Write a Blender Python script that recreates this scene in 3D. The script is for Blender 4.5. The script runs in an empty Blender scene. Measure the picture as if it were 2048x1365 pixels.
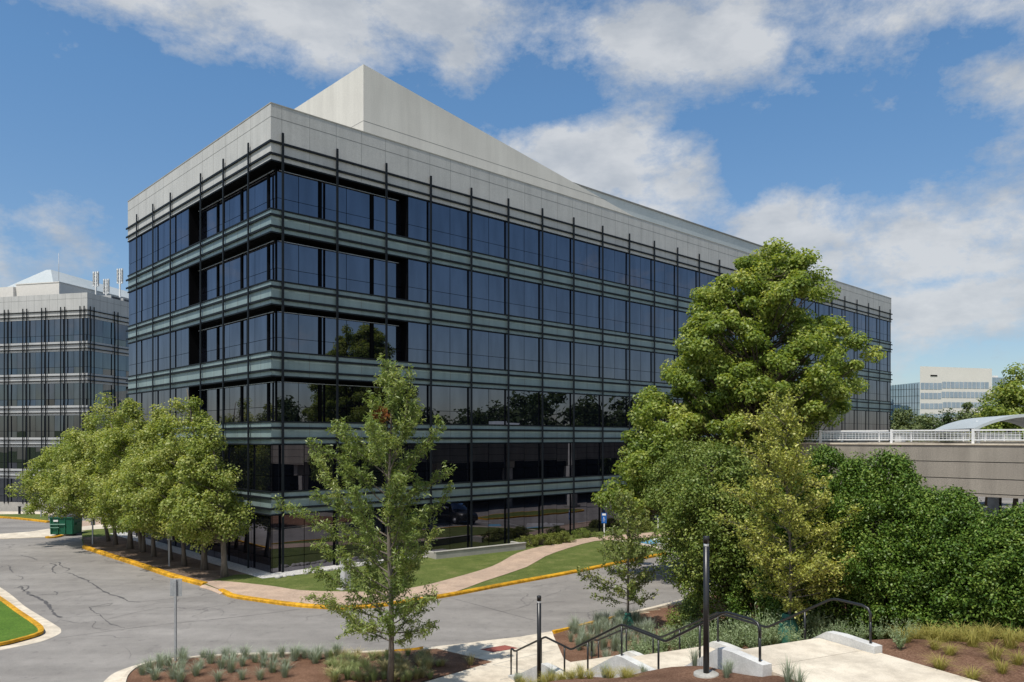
import bpy, bmesh, math, random
import numpy as np
from mathutils import Vector, Matrix
from mathutils.geometry import tessellate_polygon

PI = math.pi
scene = bpy.context.scene
COL = scene.collection
rnd = random.Random(7)
EYE = 7.7
F = 1546.0

# ------------------------------------------------------------------ terrain helpers
def sstep(a, b, x):
    t = min(1.0, max(0.0, (x - a) / (b - a)))
    return t * t * (3 - 2 * t)

def hz(x, y):
    """height of the roads: the far left corner of the site lies 1.6 m lower"""
    return -1.6 * sstep(62, 86, y) * sstep(-16, -30, x)

def G(u, v, z=None):
    """surveyed ground point from its bearing in the photograph"""
    k = (u - 1024.0) / F
    if z is not None:
        d = (EYE - z) * F / (v - 877.0)
        return (k * d, d)
    lo, hi = 5.0, 400.0
    for _ in range(60):
        m = .5 * (lo + hi)
        if EYE - (v - 877.0) / F * m > hz(k * m, m):
            lo = m
        else:
            hi = m
    return (k * lo, lo)

def GP(pts, z=None):
    return [G(u, v, z) for u, v in pts]

def smooth(pts, n=6, closed=False):
    """Catmull-Rom"""
    P = [np.array(p, float) for p in pts]
    out = []
    N = len(P)
    rng = range(N if closed else N - 1)
    for i in rng:
        if closed:
            a, b, c, d = P[i - 1], P[i], P[(i + 1) % N], P[(i + 2) % N]
        else:
            a, b, c, d = P[max(0, i - 1)], P[i], P[i + 1], P[min(N - 1, i + 2)]
        for j in range(n):
            t = j / n
            out.append(tuple(.5 * ((2 * b) + (-a + c) * t + (2 * a - 5 * b + 4 * c - d) * t * t + (-a + 3 * b - 3 * c + d) * t ** 3)))
    if not closed:
        out.append(tuple(P[-1]))
    return out

# ------------------------------------------------------------------ materials
def nt(name):
    m = bpy.data.materials.new(name)
    m.use_nodes = True
    t = m.node_tree
    b = t.nodes['Principled BSDF']
    return m, t, b

def N(t, typ, **kw):
    n = t.nodes.new(typ)
    for k, v in kw.items():
        setattr(n, k, v)
    return n

def ramp(t, fac, stops):
    r = N(t, 'ShaderNodeValToRGB')
    e = r.color_ramp.elements
    while len(e) > 1:
        e.remove(e[-1])
    e[0].position = stops[0][0]
    e[0].color = (*stops[0][1], 1)
    for p, c in stops[1:]:
        k = e.new(p)
        k.color = (*c, 1)
    t.links.new(fac, r.inputs[0])
    return r.outputs[0]

def noise(t, scale, detail=4, rough=.6, coord='Object', stretch=None, dist=0):
    tc = N(t, 'ShaderNodeTexCoord')
    n = N(t, 'ShaderNodeTexNoise')
    n.inputs['Scale'].default_value = scale
    n.inputs['Detail'].default_value = detail
    n.inputs['Roughness'].default_value = rough
    n.inputs['Distortion'].default_value = dist
    if stretch:
        mp = N(t, 'ShaderNodeMapping')
        mp.inputs['Scale'].default_value = stretch
        t.links.new(tc.outputs[coord], mp.inputs[0])
        t.links.new(mp.outputs[0], n.inputs['Vector'])
    else:
        t.links.new(tc.outputs[coord], n.inputs['Vector'])
    return n.outputs['Fac']

def mixc(t, fac, a, b, mode='MIX'):
    m = N(t, 'ShaderNodeMix', data_type='RGBA', blend_type=mode)
    for sock, v in ((m.inputs[0], fac), (m.inputs[6], a), (m.inputs[7], b)):
        if hasattr(v, 'links'):
            t.links.new(v, sock)
        elif isinstance(v, tuple):
            sock.default_value = (*v, 1) if len(v) == 3 else v
        else:
            sock.default_value = v
    return m.outputs[2]

def math_(t, op, a, b=None, clamp=False):
    m = N(t, 'ShaderNodeMath', operation=op, use_clamp=clamp)
    for i, v in enumerate((a, b)):
        if v is None:
            continue
        if hasattr(v, 'links'):
            t.links.new(v, m.inputs[i])
        else:
            m.inputs[i].default_value = v
    return m.outputs[0]

def bump(t, b, h, strength=.3, dist=.02):
    n = N(t, 'ShaderNodeBump')
    n.inputs['Strength'].default_value = strength
    n.inputs['Distance'].default_value = dist
    t.links.new(h, n.inputs['Height'])
    t.links.new(n.outputs[0], b.inputs['Normal'])

def mottled(name, c0, c1, scale=3, rough=.8, fine=60, fine_amt=.25, bmp=.2, metal=0, spec=.3, stretch=None):
    m, t, b = nt(name)
    f = noise(t, scale, 6, .65, stretch=stretch)
    col = ramp(t, f, [(.3, c0), (.7, c1)])
    g = noise(t, fine, 2, .5)
    dark = ramp(t, g, [(.3, (1 - fine_amt,) * 3), (.7, (1 + fine_amt * .4,) * 3)])
    col = mixc(t, 1.0, col, dark, 'MULTIPLY')
    t.links.new(col, b.inputs['Base Color'])
    b.inputs['Roughness'].default_value = rough
    b.inputs['Metallic'].default_value = metal
    b.inputs['Specular IOR Level'].default_value = spec
    if bmp:
        bump(t, b, g, bmp, .01)
    return m

M = {}
M['concrete_wall'] = mottled('building_concrete', (.45, .45, .435), (.50, .495, .475), .35, .9, 24, .13, .2)
M['penthouse'] = mottled('penthouse_stucco', (.60, .575, .525), (.655, .63, .575), .3, .95, 14, .08, .2, stretch=(1, 1, .25))
M['screen'] = mottled('roof_screen_metal', (.36, .40, .41), (.43, .46, .465), .2, .6, 3, .06, 0)
M['joint'] = mottled('panel_joint', (.16, .16, .155), (.20, .20, .19), 2, .9, 30, .1, 0)
M['spandrel'] = mottled('green_spandrel', (.195, .262, .26), (.245, .315, .31), .5, .4, 22, .16, .08, spec=.5)
M['white_spandrel'] = mottled('pale_spandrel', (.40, .41, .41), (.5, .5, .49), .5, .7, 12, .15, .1)
M['dark_metal'] = mottled('charcoal_metal', (.007, .010, .013), (.012, .015, .019), 1.5, .6, 30, .2, 0, spec=.18)
M['black'] = mottled('black_trim', (.002, .0025, .003), (.004, .004, .005), 1, .7, 20, .2, 0, spec=.05)
M['black_paint'] = mottled('black_rail_paint', (.012, .012, .013), (.02, .02, .02), 6, .35, 60, .2, .05, spec=.5)
M['steel'] = mottled('galvanised_steel', (.30, .31, .32), (.42, .43, .44), 4, .5, 40, .2, .05, metal=.3)
M['white_paint'] = mottled('white_paint', (.70, .70, .69), (.80, .80, .78), 3, .5, 40, .08, .05)
M['alu'] = mottled('brushed_alu', (.42, .43, .44), (.5, .5, .51), 3, .4, 40, .08, .05, metal=.5)
M['green_paint'] = mottled('green_paint', (.006, .085, .045), (.012, .12, .065), 1.5, .5, 30, .3, .1)
M['dark_plastic'] = mottled('dark_plastic', (.05, .05, .055), (.09, .09, .095), 3, .6, 40, .2, .1)
M['yellow'] = mottled('yellow_kerb_paint', (.62, .30, .012), (.80, .43, .02), 2.2, .75, 28, .35, .4)
M['pale_conc'] = mottled('pale_concrete', (.56, .48, .37), (.70, .62, .49), .8, .9, 35, .12, .2)
M['white_conc'] = mottled('white_concrete', (.55, .54, .51), (.66, .65, .61), 1.2, .9, 30, .12, .2)
M['grey_conc'] = mottled('grey_concrete', (.30, .29, .26), (.42, .40, .36), .9, .95, 25, .2, .3)
M['stone'] = mottled('river_stone', (.30, .29, .27), (.62, .60, .56), 7, .9, 40, .2, .3)
M['gravel'] = mottled('pale_gravel', (.33, .32, .30), (.68, .66, .62), 9, .95, 50, .4, .8)
M['red_pad'] = mottled('red_pad', (.24, .07, .055), (.32, .10, .075), 3, .9, 60, .3, .5)
M['bark'] = mottled('grey_bark', (.10, .085, .07), (.22, .19, .155), 9, .95, 60, .3, .8, stretch=(1, 1, .2))
M['bark_dark'] = mottled('dark_bark', (.055, .043, .033), (.13, .105, .08), 9, .95, 60, .3, .8, stretch=(1, 1, .2))
M['blue_sign'] = mottled('blue_sign', (.01, .09, .35), (.015, .12, .42), 3, .5, 30, .1, 0)
M['line_paint'] = mottled('road_line_paint', (.55, .55, .53), (.72, .72, .70), 3, .8, 30, .3, .1)
M['blue_paint'] = mottled('blue_road_paint', (.10, .27, .40), (.15, .34, .48), 3, .8, 30, .3, .1)
M['seal'] = mottled('crack_tar', (.075, .07, .07), (.125, .117, .112), 3, .7, 30, .3, .2)
M['bag'] = mottled('green_bag', (.02, .10, .07), (.045, .17, .12), 5, .55, 20, .3, .6)
M['garage'] = mottled('garage_aggregate', (.30, .27, .225), (.36, .325, .27), .4, .95, 30, .35, .3)
M['white_ob'] = mottled('far_white_wall', (.66, .63, .585), (.72, .69, .64), .1, .9, 4, .06, 0)
M['tyre'] = mottled('rubber', (.015, .015, .015), (.025, .025, .025), 4, .8, 40, .2, 0)

def weather(m, amt=.14, st=(1.3, 1.3, .10), scale=1.2):
    t = m.node_tree; b = t.nodes['Principled BSDF']
    src = b.inputs['Base Color'].links[0].from_socket
    f = noise(t, scale, 5, .65, stretch=st)
    g_ = noise(t, .45, 3, .5)
    c = mixc(t, 1.0, src, ramp(t, f, [(.36, (1 - amt,) * 3), (.58, (1.04,) * 3)]), 'MULTIPLY')
    c = mixc(t, 1.0, c, ramp(t, g_, [(.35, (1 - amt * .5, 1 - amt * .5, 1 - amt * .45)), (.65, (1.03,) * 3)]), 'MULTIPLY')
    t.links.new(c, b.inputs['Base Color'])
weather(M['concrete_wall'], .07); weather(M['penthouse'], .04); weather(M['garage'], .16); weather(M['spandrel'], .12)
weather(M['white_conc'], .18, (1, 1, 1), 2.5); weather(M['pale_conc'], .16, (1, 1, 1), 1.6); weather(M['yellow'], .42, (1, 1, 1), 3.2)

def mulch(name, c0, c1, c2):
    m, t, b = nt(name)
    f = noise(t, 1.1, 5, .6)
    g = noise(t, 22, 4, .75, stretch=(1, 2.2, 1))
    col = ramp(t, g, [(.30, c0), (.52, c1), (.72, c2)])
    col = mixc(t, 1.0, col, ramp(t, f, [(.35, (.75, .72, .7)), (.65, (1.15, 1.15, 1.15))]), 'MULTIPLY')
    t.links.new(col, b.inputs['Base Color'])
    b.inputs['Roughness'].default_value = .95
    b.inputs['Specular IOR Level'].default_value = .15
    bump(t, b, g, .9, .05)
    return m
M['mulch'] = mulch('bark_mulch', (.075, .038, .024), (.21, .115, .072), (.42, .28, .19))
M['mulch_dark'] = mulch('old_mulch', (.08, .058, .044), (.19, .14, .105), (.38, .30, .235))

def grass_mat(name, c0, c1, c2):
    m, t, b = nt(name)
    f = noise(t, .7, 8, .75)
    g = noise(t, 14, 6, .85)
    col = ramp(t, f, [(.32, c0), (.52, c1), (.70, c2)])
    col = mixc(t, 1.0, col, ramp(t, g, [(.32, (.42, .48, .42)), (.68, (1.5, 1.42, 1.3))]), 'MULTIPLY')
    t.links.new(col, b.inputs['Base Color'])
    b.inputs['Roughness'].default_value = .9
    b.inputs['Specular IOR Level'].default_value = .15
    bump(t, b, g, 1.0, .05)
    return m
M['lawn'] = grass_mat('lawn', (.075, .105, .026), (.115, .145, .04), (.19, .195, .075))
M['lawn_bright'] = grass_mat('lawn_bright', (.075, .15, .025), (.10, .19, .03), (.14, .22, .045))
M['field'] = grass_mat('field', (.06, .09, .03), (.09, .11, .04), (.12, .13, .05))

def asphalt():
    m, t, b = nt('worn_asphalt')
    big = noise(t, .12, 5, .6)
    mid = noise(t, 1.1, 6, .7)
    fine = noise(t, 30, 5, .75)
    col = ramp(t, big, [(.3, (.215, .198, .180)), (.7, (.290, .270, .247))])
    col = mixc(t, 1.0, col, ramp(t, mid, [(.3, (.86, .86, .86)), (.7, (1.1, 1.1, 1.09))]), 'MULTIPLY')
    col = mixc(t, 1.0, col, ramp(t, fine, [(.3, (.72, .72, .72)), (.7, (1.2, 1.2, 1.2))]), 'MULTIPLY')
    spots = ramp(t, noise(t, 2.6, 4, .55), [(.30, (.80, .80, .81)), (.40, (1, 1, 1))])
    col = mixc(t, 1.0, col, spots, 'MULTIPLY')
    track = ramp(t, noise(t, .5, 3, .5, stretch=(.25, 1.6, 1)), [(.38, (.90, .90, .90)), (.6, (1.05, 1.05, 1.05))])
    col = mixc(t, 1.0, col, track, 'MULTIPLY')
    # hairline cracks that come and go
    tc = N(t, 'ShaderNodeTexCoord')
    nz = N(t, 'ShaderNodeTexNoise'); nz.inputs['Scale'].default_value = .8; nz.inputs['Detail'].default_value = 5
    t.links.new(tc.outputs['Object'], nz.inputs['Vector'])
    add = N(t, 'ShaderNodeMix', data_type='VECTOR'); add.inputs[0].default_value = .12
    t.links.new(tc.outputs['Object'], add.inputs[4]); 
    sc = N(t, 'ShaderNodeVectorMath', operation='SCALE'); sc.inputs[3].default_value = 12
    t.links.new(nz.outputs['Color'], sc.inputs[0]); t.links.new(sc.outputs[0], add.inputs[5])
    vo = N(t, 'ShaderNodeTexVoronoi', feature='DISTANCE_TO_EDGE'); vo.inputs['Scale'].default_value = .22
    t.links.new(add.outputs[1], vo.inputs['Vector'])
    line = ramp(t, vo.outputs['Distance'], [(0, (1, 1, 1)), (.004, (1, 1, 1)), (.009, (0, 0, 0))])
    mask = ramp(t, noise(t, .17, 3, .5, stretch=(1, 1, 1)), [(.48, (0, 0, 0)), (.58, (1, 1, 1))])
    lm = mixc(t, 1.0, line, mask, 'MULTIPLY')
    lm = mixc(t, 1.0, lm, (.55, .55, .55), 'MULTIPLY')
    col = mixc(t, lm, col, (.09, .083, .08))
    t.links.new(col, b.inputs['Base Color'])
    b.inputs['Roughness'].default_value = .9
    b.inputs['Specular IOR Level'].default_value = .2
    bump(t, b, fine, .6, .015)
    return m
M['asphalt'] = asphalt()

def brick_walk():
    m, t, b = nt('tan_paver_walk')
    tc = N(t, 'ShaderNodeTexCoord')
    mp = N(t, 'ShaderNodeMapping'); mp.inputs['Rotation'].default_value = (0, 0, .5)
    t.links.new(tc.outputs['Object'], mp.inputs[0])
    br = N(t, 'ShaderNodeTexBrick')
    br.inputs['Scale'].default_value = 5
    br.inputs['Color1'].default_value = (.40, .285, .205, 1)
    br.inputs['Color2'].default_value = (.48, .36, .265, 1)
    br.inputs['Mortar'].default_value = (.30, .22, .165, 1)
    br.inputs['Mortar Size'].default_value = .012
    t.links.new(mp.outputs[0], br.inputs['Vector'])
    f = noise(t, .8, 5, .6)
    col = mixc(t, 1.0, br.outputs['Color'], ramp(t, f, [(.3, (.88, .88, .88)), (.7, (1.12, 1.1, 1.08))]), 'MULTIPLY')
    t.links.new(col, b.inputs['Base Color'])
    b.inputs['Roughness'].default_value = .9
    return m
M['walk'] = brick_walk()
weather(M['walk'], .12, (1, 1, 1), 1.4)

def glass(name, tint, ior, rough=.0, wav=.05, base=(.004, .005, .008)):
    """dark reflective curtain wall glass: black body under a tinted mirror coat"""
    m = bpy.data.materials.new(name)
    m.use_nodes = True
    t = m.node_tree
    t.nodes.remove(t.nodes['Principled BSDF'])
    out = t.nodes['Material Output']
    d = N(t, 'ShaderNodeBsdfDiffuse')
    streak = noise(t, .9, 4, .6, stretch=(1.2, 1.2, .22))
    d.inputs['Color'].default_value = (*base, 1)
    g = N(t, 'ShaderNodeBsdfGlossy')
    g.inputs['Roughness'].default_value = rough
    c0 = tuple(c * .80 for c in tint)
    t.links.new(ramp(t, streak, [(.35, c0), (.62, tint)]), g.inputs['Color'])
    fr = N(t, 'ShaderNodeFresnel')
    fr.inputs['IOR'].default_value = ior
    mx = N(t, 'ShaderNodeMixShader')
    t.links.new(fr.outputs[0], mx.inputs[0])
    t.links.new(d.outputs[0], mx.inputs[1])
    t.links.new(g.outputs[0], mx.inputs[2])
    t.links.new(mx.outputs[0], out.inputs[0])
    w = noise(t, .55, 1, .4)
    bn = N(t, 'ShaderNodeBump')
    bn.inputs['Strength'].default_value = wav
    bn.inputs['Distance'].default_value = .05
    t.links.new(w, bn.inputs['Height'])
    t.links.new(bn.outputs[0], g.inputs['Normal'])
    return m
M['glass'] = glass('tinted_glass', (.88, .86, .98), 2.55)
M['glass_far'] = glass('far_glass', (.80, .88, 1.0), 2.4)
M['glass_blue'] = glass('far_blue_glass', (.85, .95, 1.0), 4.0, base=(.05, .10, .15))

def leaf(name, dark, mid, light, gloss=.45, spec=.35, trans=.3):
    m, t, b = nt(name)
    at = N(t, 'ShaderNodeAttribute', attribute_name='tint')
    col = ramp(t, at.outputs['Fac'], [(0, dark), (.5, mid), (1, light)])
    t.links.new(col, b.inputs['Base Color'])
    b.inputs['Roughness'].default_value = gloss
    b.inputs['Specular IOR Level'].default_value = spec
    tr = N(t, 'ShaderNodeBsdfTranslucent')
    t.links.new(mixc(t, 1.0, col, (1.25, 1.2, .55), 'MULTIPLY'), tr.inputs['Color'])
    mx = N(t, 'ShaderNodeMixShader')
    mx.inputs[0].default_value = trans
    t.links.new(b.outputs[0], mx.inputs[1])
    t.links.new(tr.outputs[0], mx.inputs[2])
    t.links.new(mx.outputs[0], t.nodes['Material Output'].inputs[0])
    return m
M['leaf_maple'] = leaf('maple_leaf', (.11, .175, .032), (.24, .315, .06), (.50, .52, .16), trans=.45)
M['leaf_row'] = leaf('row_tree_leaf', (.16, .225, .045), (.30, .355, .088), (.55, .55, .22), trans=.45)
M['leaf_oak'] = leaf('oak_leaf', (.12, .18, .045), (.235, .31, .08), (.48, .51, .22), .42, .4, .4)
M['leaf_oakred'] = leaf('oak_leaf_dead', (.22, .08, .03), (.34, .13, .05), (.42, .2, .09), .6, .2)
M['leaf_holly'] = leaf('holly_leaf', (.045, .098, .013), (.095, .17, .022), (.23, .30, .06), .45, .28, .2)
M['leaf_everg'] = leaf('evergreen_leaf', (.07, .115, .02), (.145, .20, .036), (.29, .32, .08), .48, .28, .22)
M['leaf_lime'] = leaf('lime_leaf', (.20, .245, .04), (.37, .39, .085), (.62, .58, .18), .45, .35)
M['leaf_small'] = leaf('small_tree_leaf', (.10, .15, .03), (.19, .235, .055), (.36, .36, .12), .4, .4)
M['leaf_far'] = leaf('far_tree_leaf', (.08, .115, .045), (.13, .17, .065), (.22, .25, .11), .6, .2)
M['leaf_wood'] = leaf('far_wood_leaf', (.03, .055, .016), (.05, .08, .024), (.09, .12, .04), .6, .2)
M['leaf_yellow'] = leaf('yellow_tree_leaf', (.22, .20, .02), (.34, .30, .035), (.48, .40, .06), .6, .2)
M['leaf_shrub'] = leaf('low_shrub_leaf', (.10, .13, .02), (.17, .20, .04), (.28, .28, .08), .5, .3)
M['blade_blue'] = leaf('blue_grass_blade', (.17, .21, .14), (.29, .34, .25), (.44, .48, .38), .6, .2, .25)
M['blade_brown'] = leaf('brown_grass_blade', (.24, .22, .09), (.40, .35, .17), (.58, .49, .29), .6, .2, .25)
M['blade_green'] = leaf('green_grass_blade', (.17, .22, .08), (.29, .34, .14), (.46, .48, .25), .6, .2, .25)
M['blade_yellow'] = leaf('yellow_grass_blade', (.22, .22, .05), (.38, .34, .09), (.55, .46, .17), .6, .2, .3)
M['blade_sage'] = leaf('sage_leaf', (.15, .21, .09), (.25, .32, .16), (.40, .45, .29), .6, .2, .25)

# ------------------------------------------------------------------ object helpers
def tag(o, label=None, cat=None, group=None, kind=None):
    if label: o['label'] = label
    if cat: o['category'] = cat
    if group: o['group'] = group
    if kind: o['kind'] = kind
    return o

def thing(name, label, cat, loc=(0, 0, 0), rz=0, group=None):
    o = bpy.data.objects.new(name, None)
    o.empty_display_size = .3
    COL.objects.link(o)
    o.location = loc
    o.rotation_euler = (0, 0, rz)
    return tag(o, label, cat, group)

class MB:
    def __init__(s):
        s.v, s.f, s.m, s.sm = [], [], [], []
    def add(s, verts, faces, mi=0, sm=False):
        o = len(s.v)
        s.v += [tuple(map(float, p)) for p in verts]
        for f in faces:
            s.f.append([o + i for i in f]); s.m.append(mi); s.sm.append(sm)
    def box(s, x0, x1, y0, y1, z0, z1, mi=0):
        s.add([(x0, y0, z0), (x1, y0, z0), (x1, y1, z0), (x0, y1, z0), (x0, y0, z1), (x1, y0, z1), (x1, y1, z1), (x0, y1, z1)],
              [(3, 2, 1, 0), (4, 5, 6, 7), (0, 1, 5, 4), (1, 2, 6, 5), (2, 3, 7, 6), (3, 0, 4, 7)], mi)
    def quad(s, a, b, c, d, mi=0):
        s.add([a, b, c, d], [(0, 1, 2, 3)], mi)
    def prism(s, poly, z0, z1, mi=0):
        n = len(poly)
        if sum(poly[i][0] * poly[(i + 1) % n][1] - poly[(i + 1) % n][0] * poly[i][1] for i in range(n)) < 0:
            poly = poly[::-1]
        zz0 = z0 if callable(z0) else (lambda x, y: z0)
        zz1 = z1 if callable(z1) else (lambda x, y: z1)
        V = [(p[0], p[1], zz0(*p[:2])) for p in poly] + [(p[0], p[1], zz1(*p[:2])) for p in poly]
        tris = tessellate_polygon([[Vector((p[0], p[1], 0)) for p in poly]])
        fs = []
        for t in tris:
            a, b, c = [poly[i] for i in t]
            ccw = (b[0] - a[0]) * (c[1] - a[1]) - (b[1] - a[1]) * (c[0] - a[0]) > 0
            tt = t if ccw else t[::-1]
            fs.append([n + i for i in tt]); fs.append([i for i in tt[::-1]])
        for i in range(n):
            j = (i + 1) % n
            fs.append((i, j, n + j, n + i))
        s.add(V, fs, mi)
    def sheet(s, poly, z, mi=0):
        n = len(poly)
        zz = z if callable(z) else (lambda x, y: z)
        V = [(p[0], p[1], zz(*p[:2])) for p in poly]
        fs = []
        for t in tessellate_polygon([[Vector((p[0], p[1], 0)) for p in poly]]):
            a, b, c = [poly[i] for i in t]
            ccw = (b[0] - a[0]) * (c[1] - a[1]) - (b[1] - a[1]) * (c[0] - a[0]) > 0
            fs.append(t if ccw else t[::-1])
        s.add(V, fs, mi)
    def tube(s, pts, rad, n=6, mi=0, cap=True):
        P = [Vector(p) for p in pts]
        R = rad if hasattr(rad, '__len__') else [rad] * len(P)
        rings = []
        ref = None
        for i, p in enumerate(P):
            d = (P[min(i + 1, len(P) - 1)] - P[max(i - 1, 0)])
            d = d.normalized() if d.length > 1e-9 else Vector((0, 0, 1))
            if ref is None:
                ref = d.orthogonal().normalized()
            ref = (ref - d * ref.dot(d))
            ref = ref.normalized() if ref.length > 1e-6 else d.orthogonal().normalized()
            w = d.cross(ref)
            rings.append([p + (ref * math.cos(2 * PI * k / n) + w * math.sin(2 * PI * k / n)) * R[i] for k in range(n)])
        V = [q for r in rings for q in r]
        fs = []
        for i in range(len(P) - 1):
            for k in range(n):
                k2 = (k + 1) % n
                fs.append((i * n + k, i * n + k2, (i + 1) * n + k2, (i + 1) * n + k))
        if cap:
            fs.append(list(range(n))[::-1]); fs.append([(len(P) - 1) * n + k for k in range(n)])
        s.add(V, fs, mi, True)
    def strip(s, line, offs, closed=False, mi=None):
        """profile (lateral, z) swept along a plan line; z may follow hz"""
        n = len(line)
        L = [np.array(p[:2], float) for p in line]
        rings = []
        for i in range(n):
            a = L[i - 1] if (i > 0 or closed) else L[i]
            b = L[(i + 1) % n] if (i < n - 1 or closed) else L[i]
            d = b - a
            d = d / (np.linalg.norm(d) + 1e-9)
            nn = np.array([-d[1], d[0]])
            base = hz(*L[i])
            rings.append([(L[i][0] + nn[0] * o, L[i][1] + nn[1] * o, base + z) for o, z in offs])
        k = len(offs)
        V = [p for r in rings for p in r]
        o = len(s.v)
        s.v += V
        for i in range(n if closed else n - 1):
            j = (i + 1) % n
            for q in range(k - 1):
                s.f.append([o + i * k + q, o + j * k + q, o + j * k + q + 1, o + i * k + q + 1])
                s.m.append(0 if mi is None else mi[q]); s.sm.append(False)
        if not closed:
            s.f.append([o + q for q in range(k)]); s.m.append(0); s.sm.append(False)
            s.f.append([o + (n - 1) * k + q for q in range(k)][::-1]); s.m.append(0); s.sm.append(False)
    def mesh(s, name, mats):
        me = bpy.data.meshes.new(name)
        me.from_pydata(s.v, [], s.f)
        for m in (mats if isinstance(mats, (list, tuple)) else [mats]):
            me.materials.append(m)
        me.polygons.foreach_set('material_index', s.m)
        me.polygons.foreach_set('use_smooth', s.sm)
        me.update()
        return me
    def build(s, name, mats, parent=None):
        o = bpy.data.objects.new(name, s.mesh(name, mats))
        COL.objects.link(o)
        if parent: o.parent = parent
        return o

def bevel(o, w=.01, seg=1):
    b = o.modifiers.new('bevel', 'BEVEL')
    b.width = w; b.segments = seg; b.limit_method = 'ANGLE'
    return o

def copy_tree(o, parent=None):
    c = o.copy()
    COL.objects.link(c)
    c.parent = parent
    for ch in list(o.children):
        copy_tree(ch, c)
    return c

# ------------------------------------------------------------------ foliage
def leaf_mesh(name, P, Nn, L, Wd, tint, mat, rng, fold=.18, extra=None):
    n = len(P)
    Nn = Nn / (np.linalg.norm(Nn, axis=1, keepdims=True) + 1e-9)
    r = rng.normal(size=(n, 3))
    a = r - Nn * np.sum(r * Nn, 1, keepdims=True)
    a /= (np.linalg.norm(a, axis=1, keepdims=True) + 1e-9)
    b = np.cross(Nn, a)
    L = L[:, None]; Wd = Wd[:, None]
    V = np.empty((n, 4, 3))
    V[:, 0] = P - a * L * .5
    V[:, 1] = P + b * Wd * .5 + Nn * Wd * fold
    V[:, 2] = P + a * L * .5 - Nn * L * .08
    V[:, 3] = P - b * Wd * .5 + Nn * Wd * fold
    return quads_mesh(name, V, np.repeat(tint, 4), mat)

def quads_mesh(name, V, tint, mat):
    n = len(V)
    me = bpy.data.meshes.new(name)
    me.vertices.add(n * 4)
    me.vertices.foreach_set('co', V.reshape(-1).astype(np.float32))
    me.loops.add(n * 4)
    me.loops.foreach_set('vertex_index', np.arange(n * 4, dtype=np.int32))
    me.polygons.add(n)
    me.polygons.foreach_set('loop_start', np.arange(0, n * 4, 4, dtype=np.int32))
    at = me.attributes.new('tint', 'FLOAT', 'POINT')
    at.data.foreach_set('value', np.clip(tint, 0, 1).astype(np.float32))
    me.materials.append(mat)
    me.update(calc_edges=True)
    me.validate()
    return me

def clusters(rng, C, R, count, lsize, lwid, up=.6, flat=.75, tvar=.22, shell=.5):
    """leaves scattered round cluster centres C with radii R"""
    k = len(C)
    idx = np.repeat(np.arange(k), count)
    n = len(idx)
    d = rng.normal(size=(n, 3))
    d /= np.linalg.norm(d, axis=1, keepdims=True)
    rad = rng.random(n) ** shell
    off = d * rad[:, None] * R[idx][:, None]
    off[:, 2] *= flat
    P = C[idx] + off
    Nn = d * .7 + np.array([0, 0, up]) + rng.normal(size=(n, 3)) * .5
    L = lsize * (.7 + .6 * rng.random(n))
    W = lwid * (.7 + .6 * rng.random(n))
    ct = rng.normal(0, .12, k)
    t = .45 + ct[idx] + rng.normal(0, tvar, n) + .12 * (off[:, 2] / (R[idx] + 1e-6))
    return P, Nn, L, W, t

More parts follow.
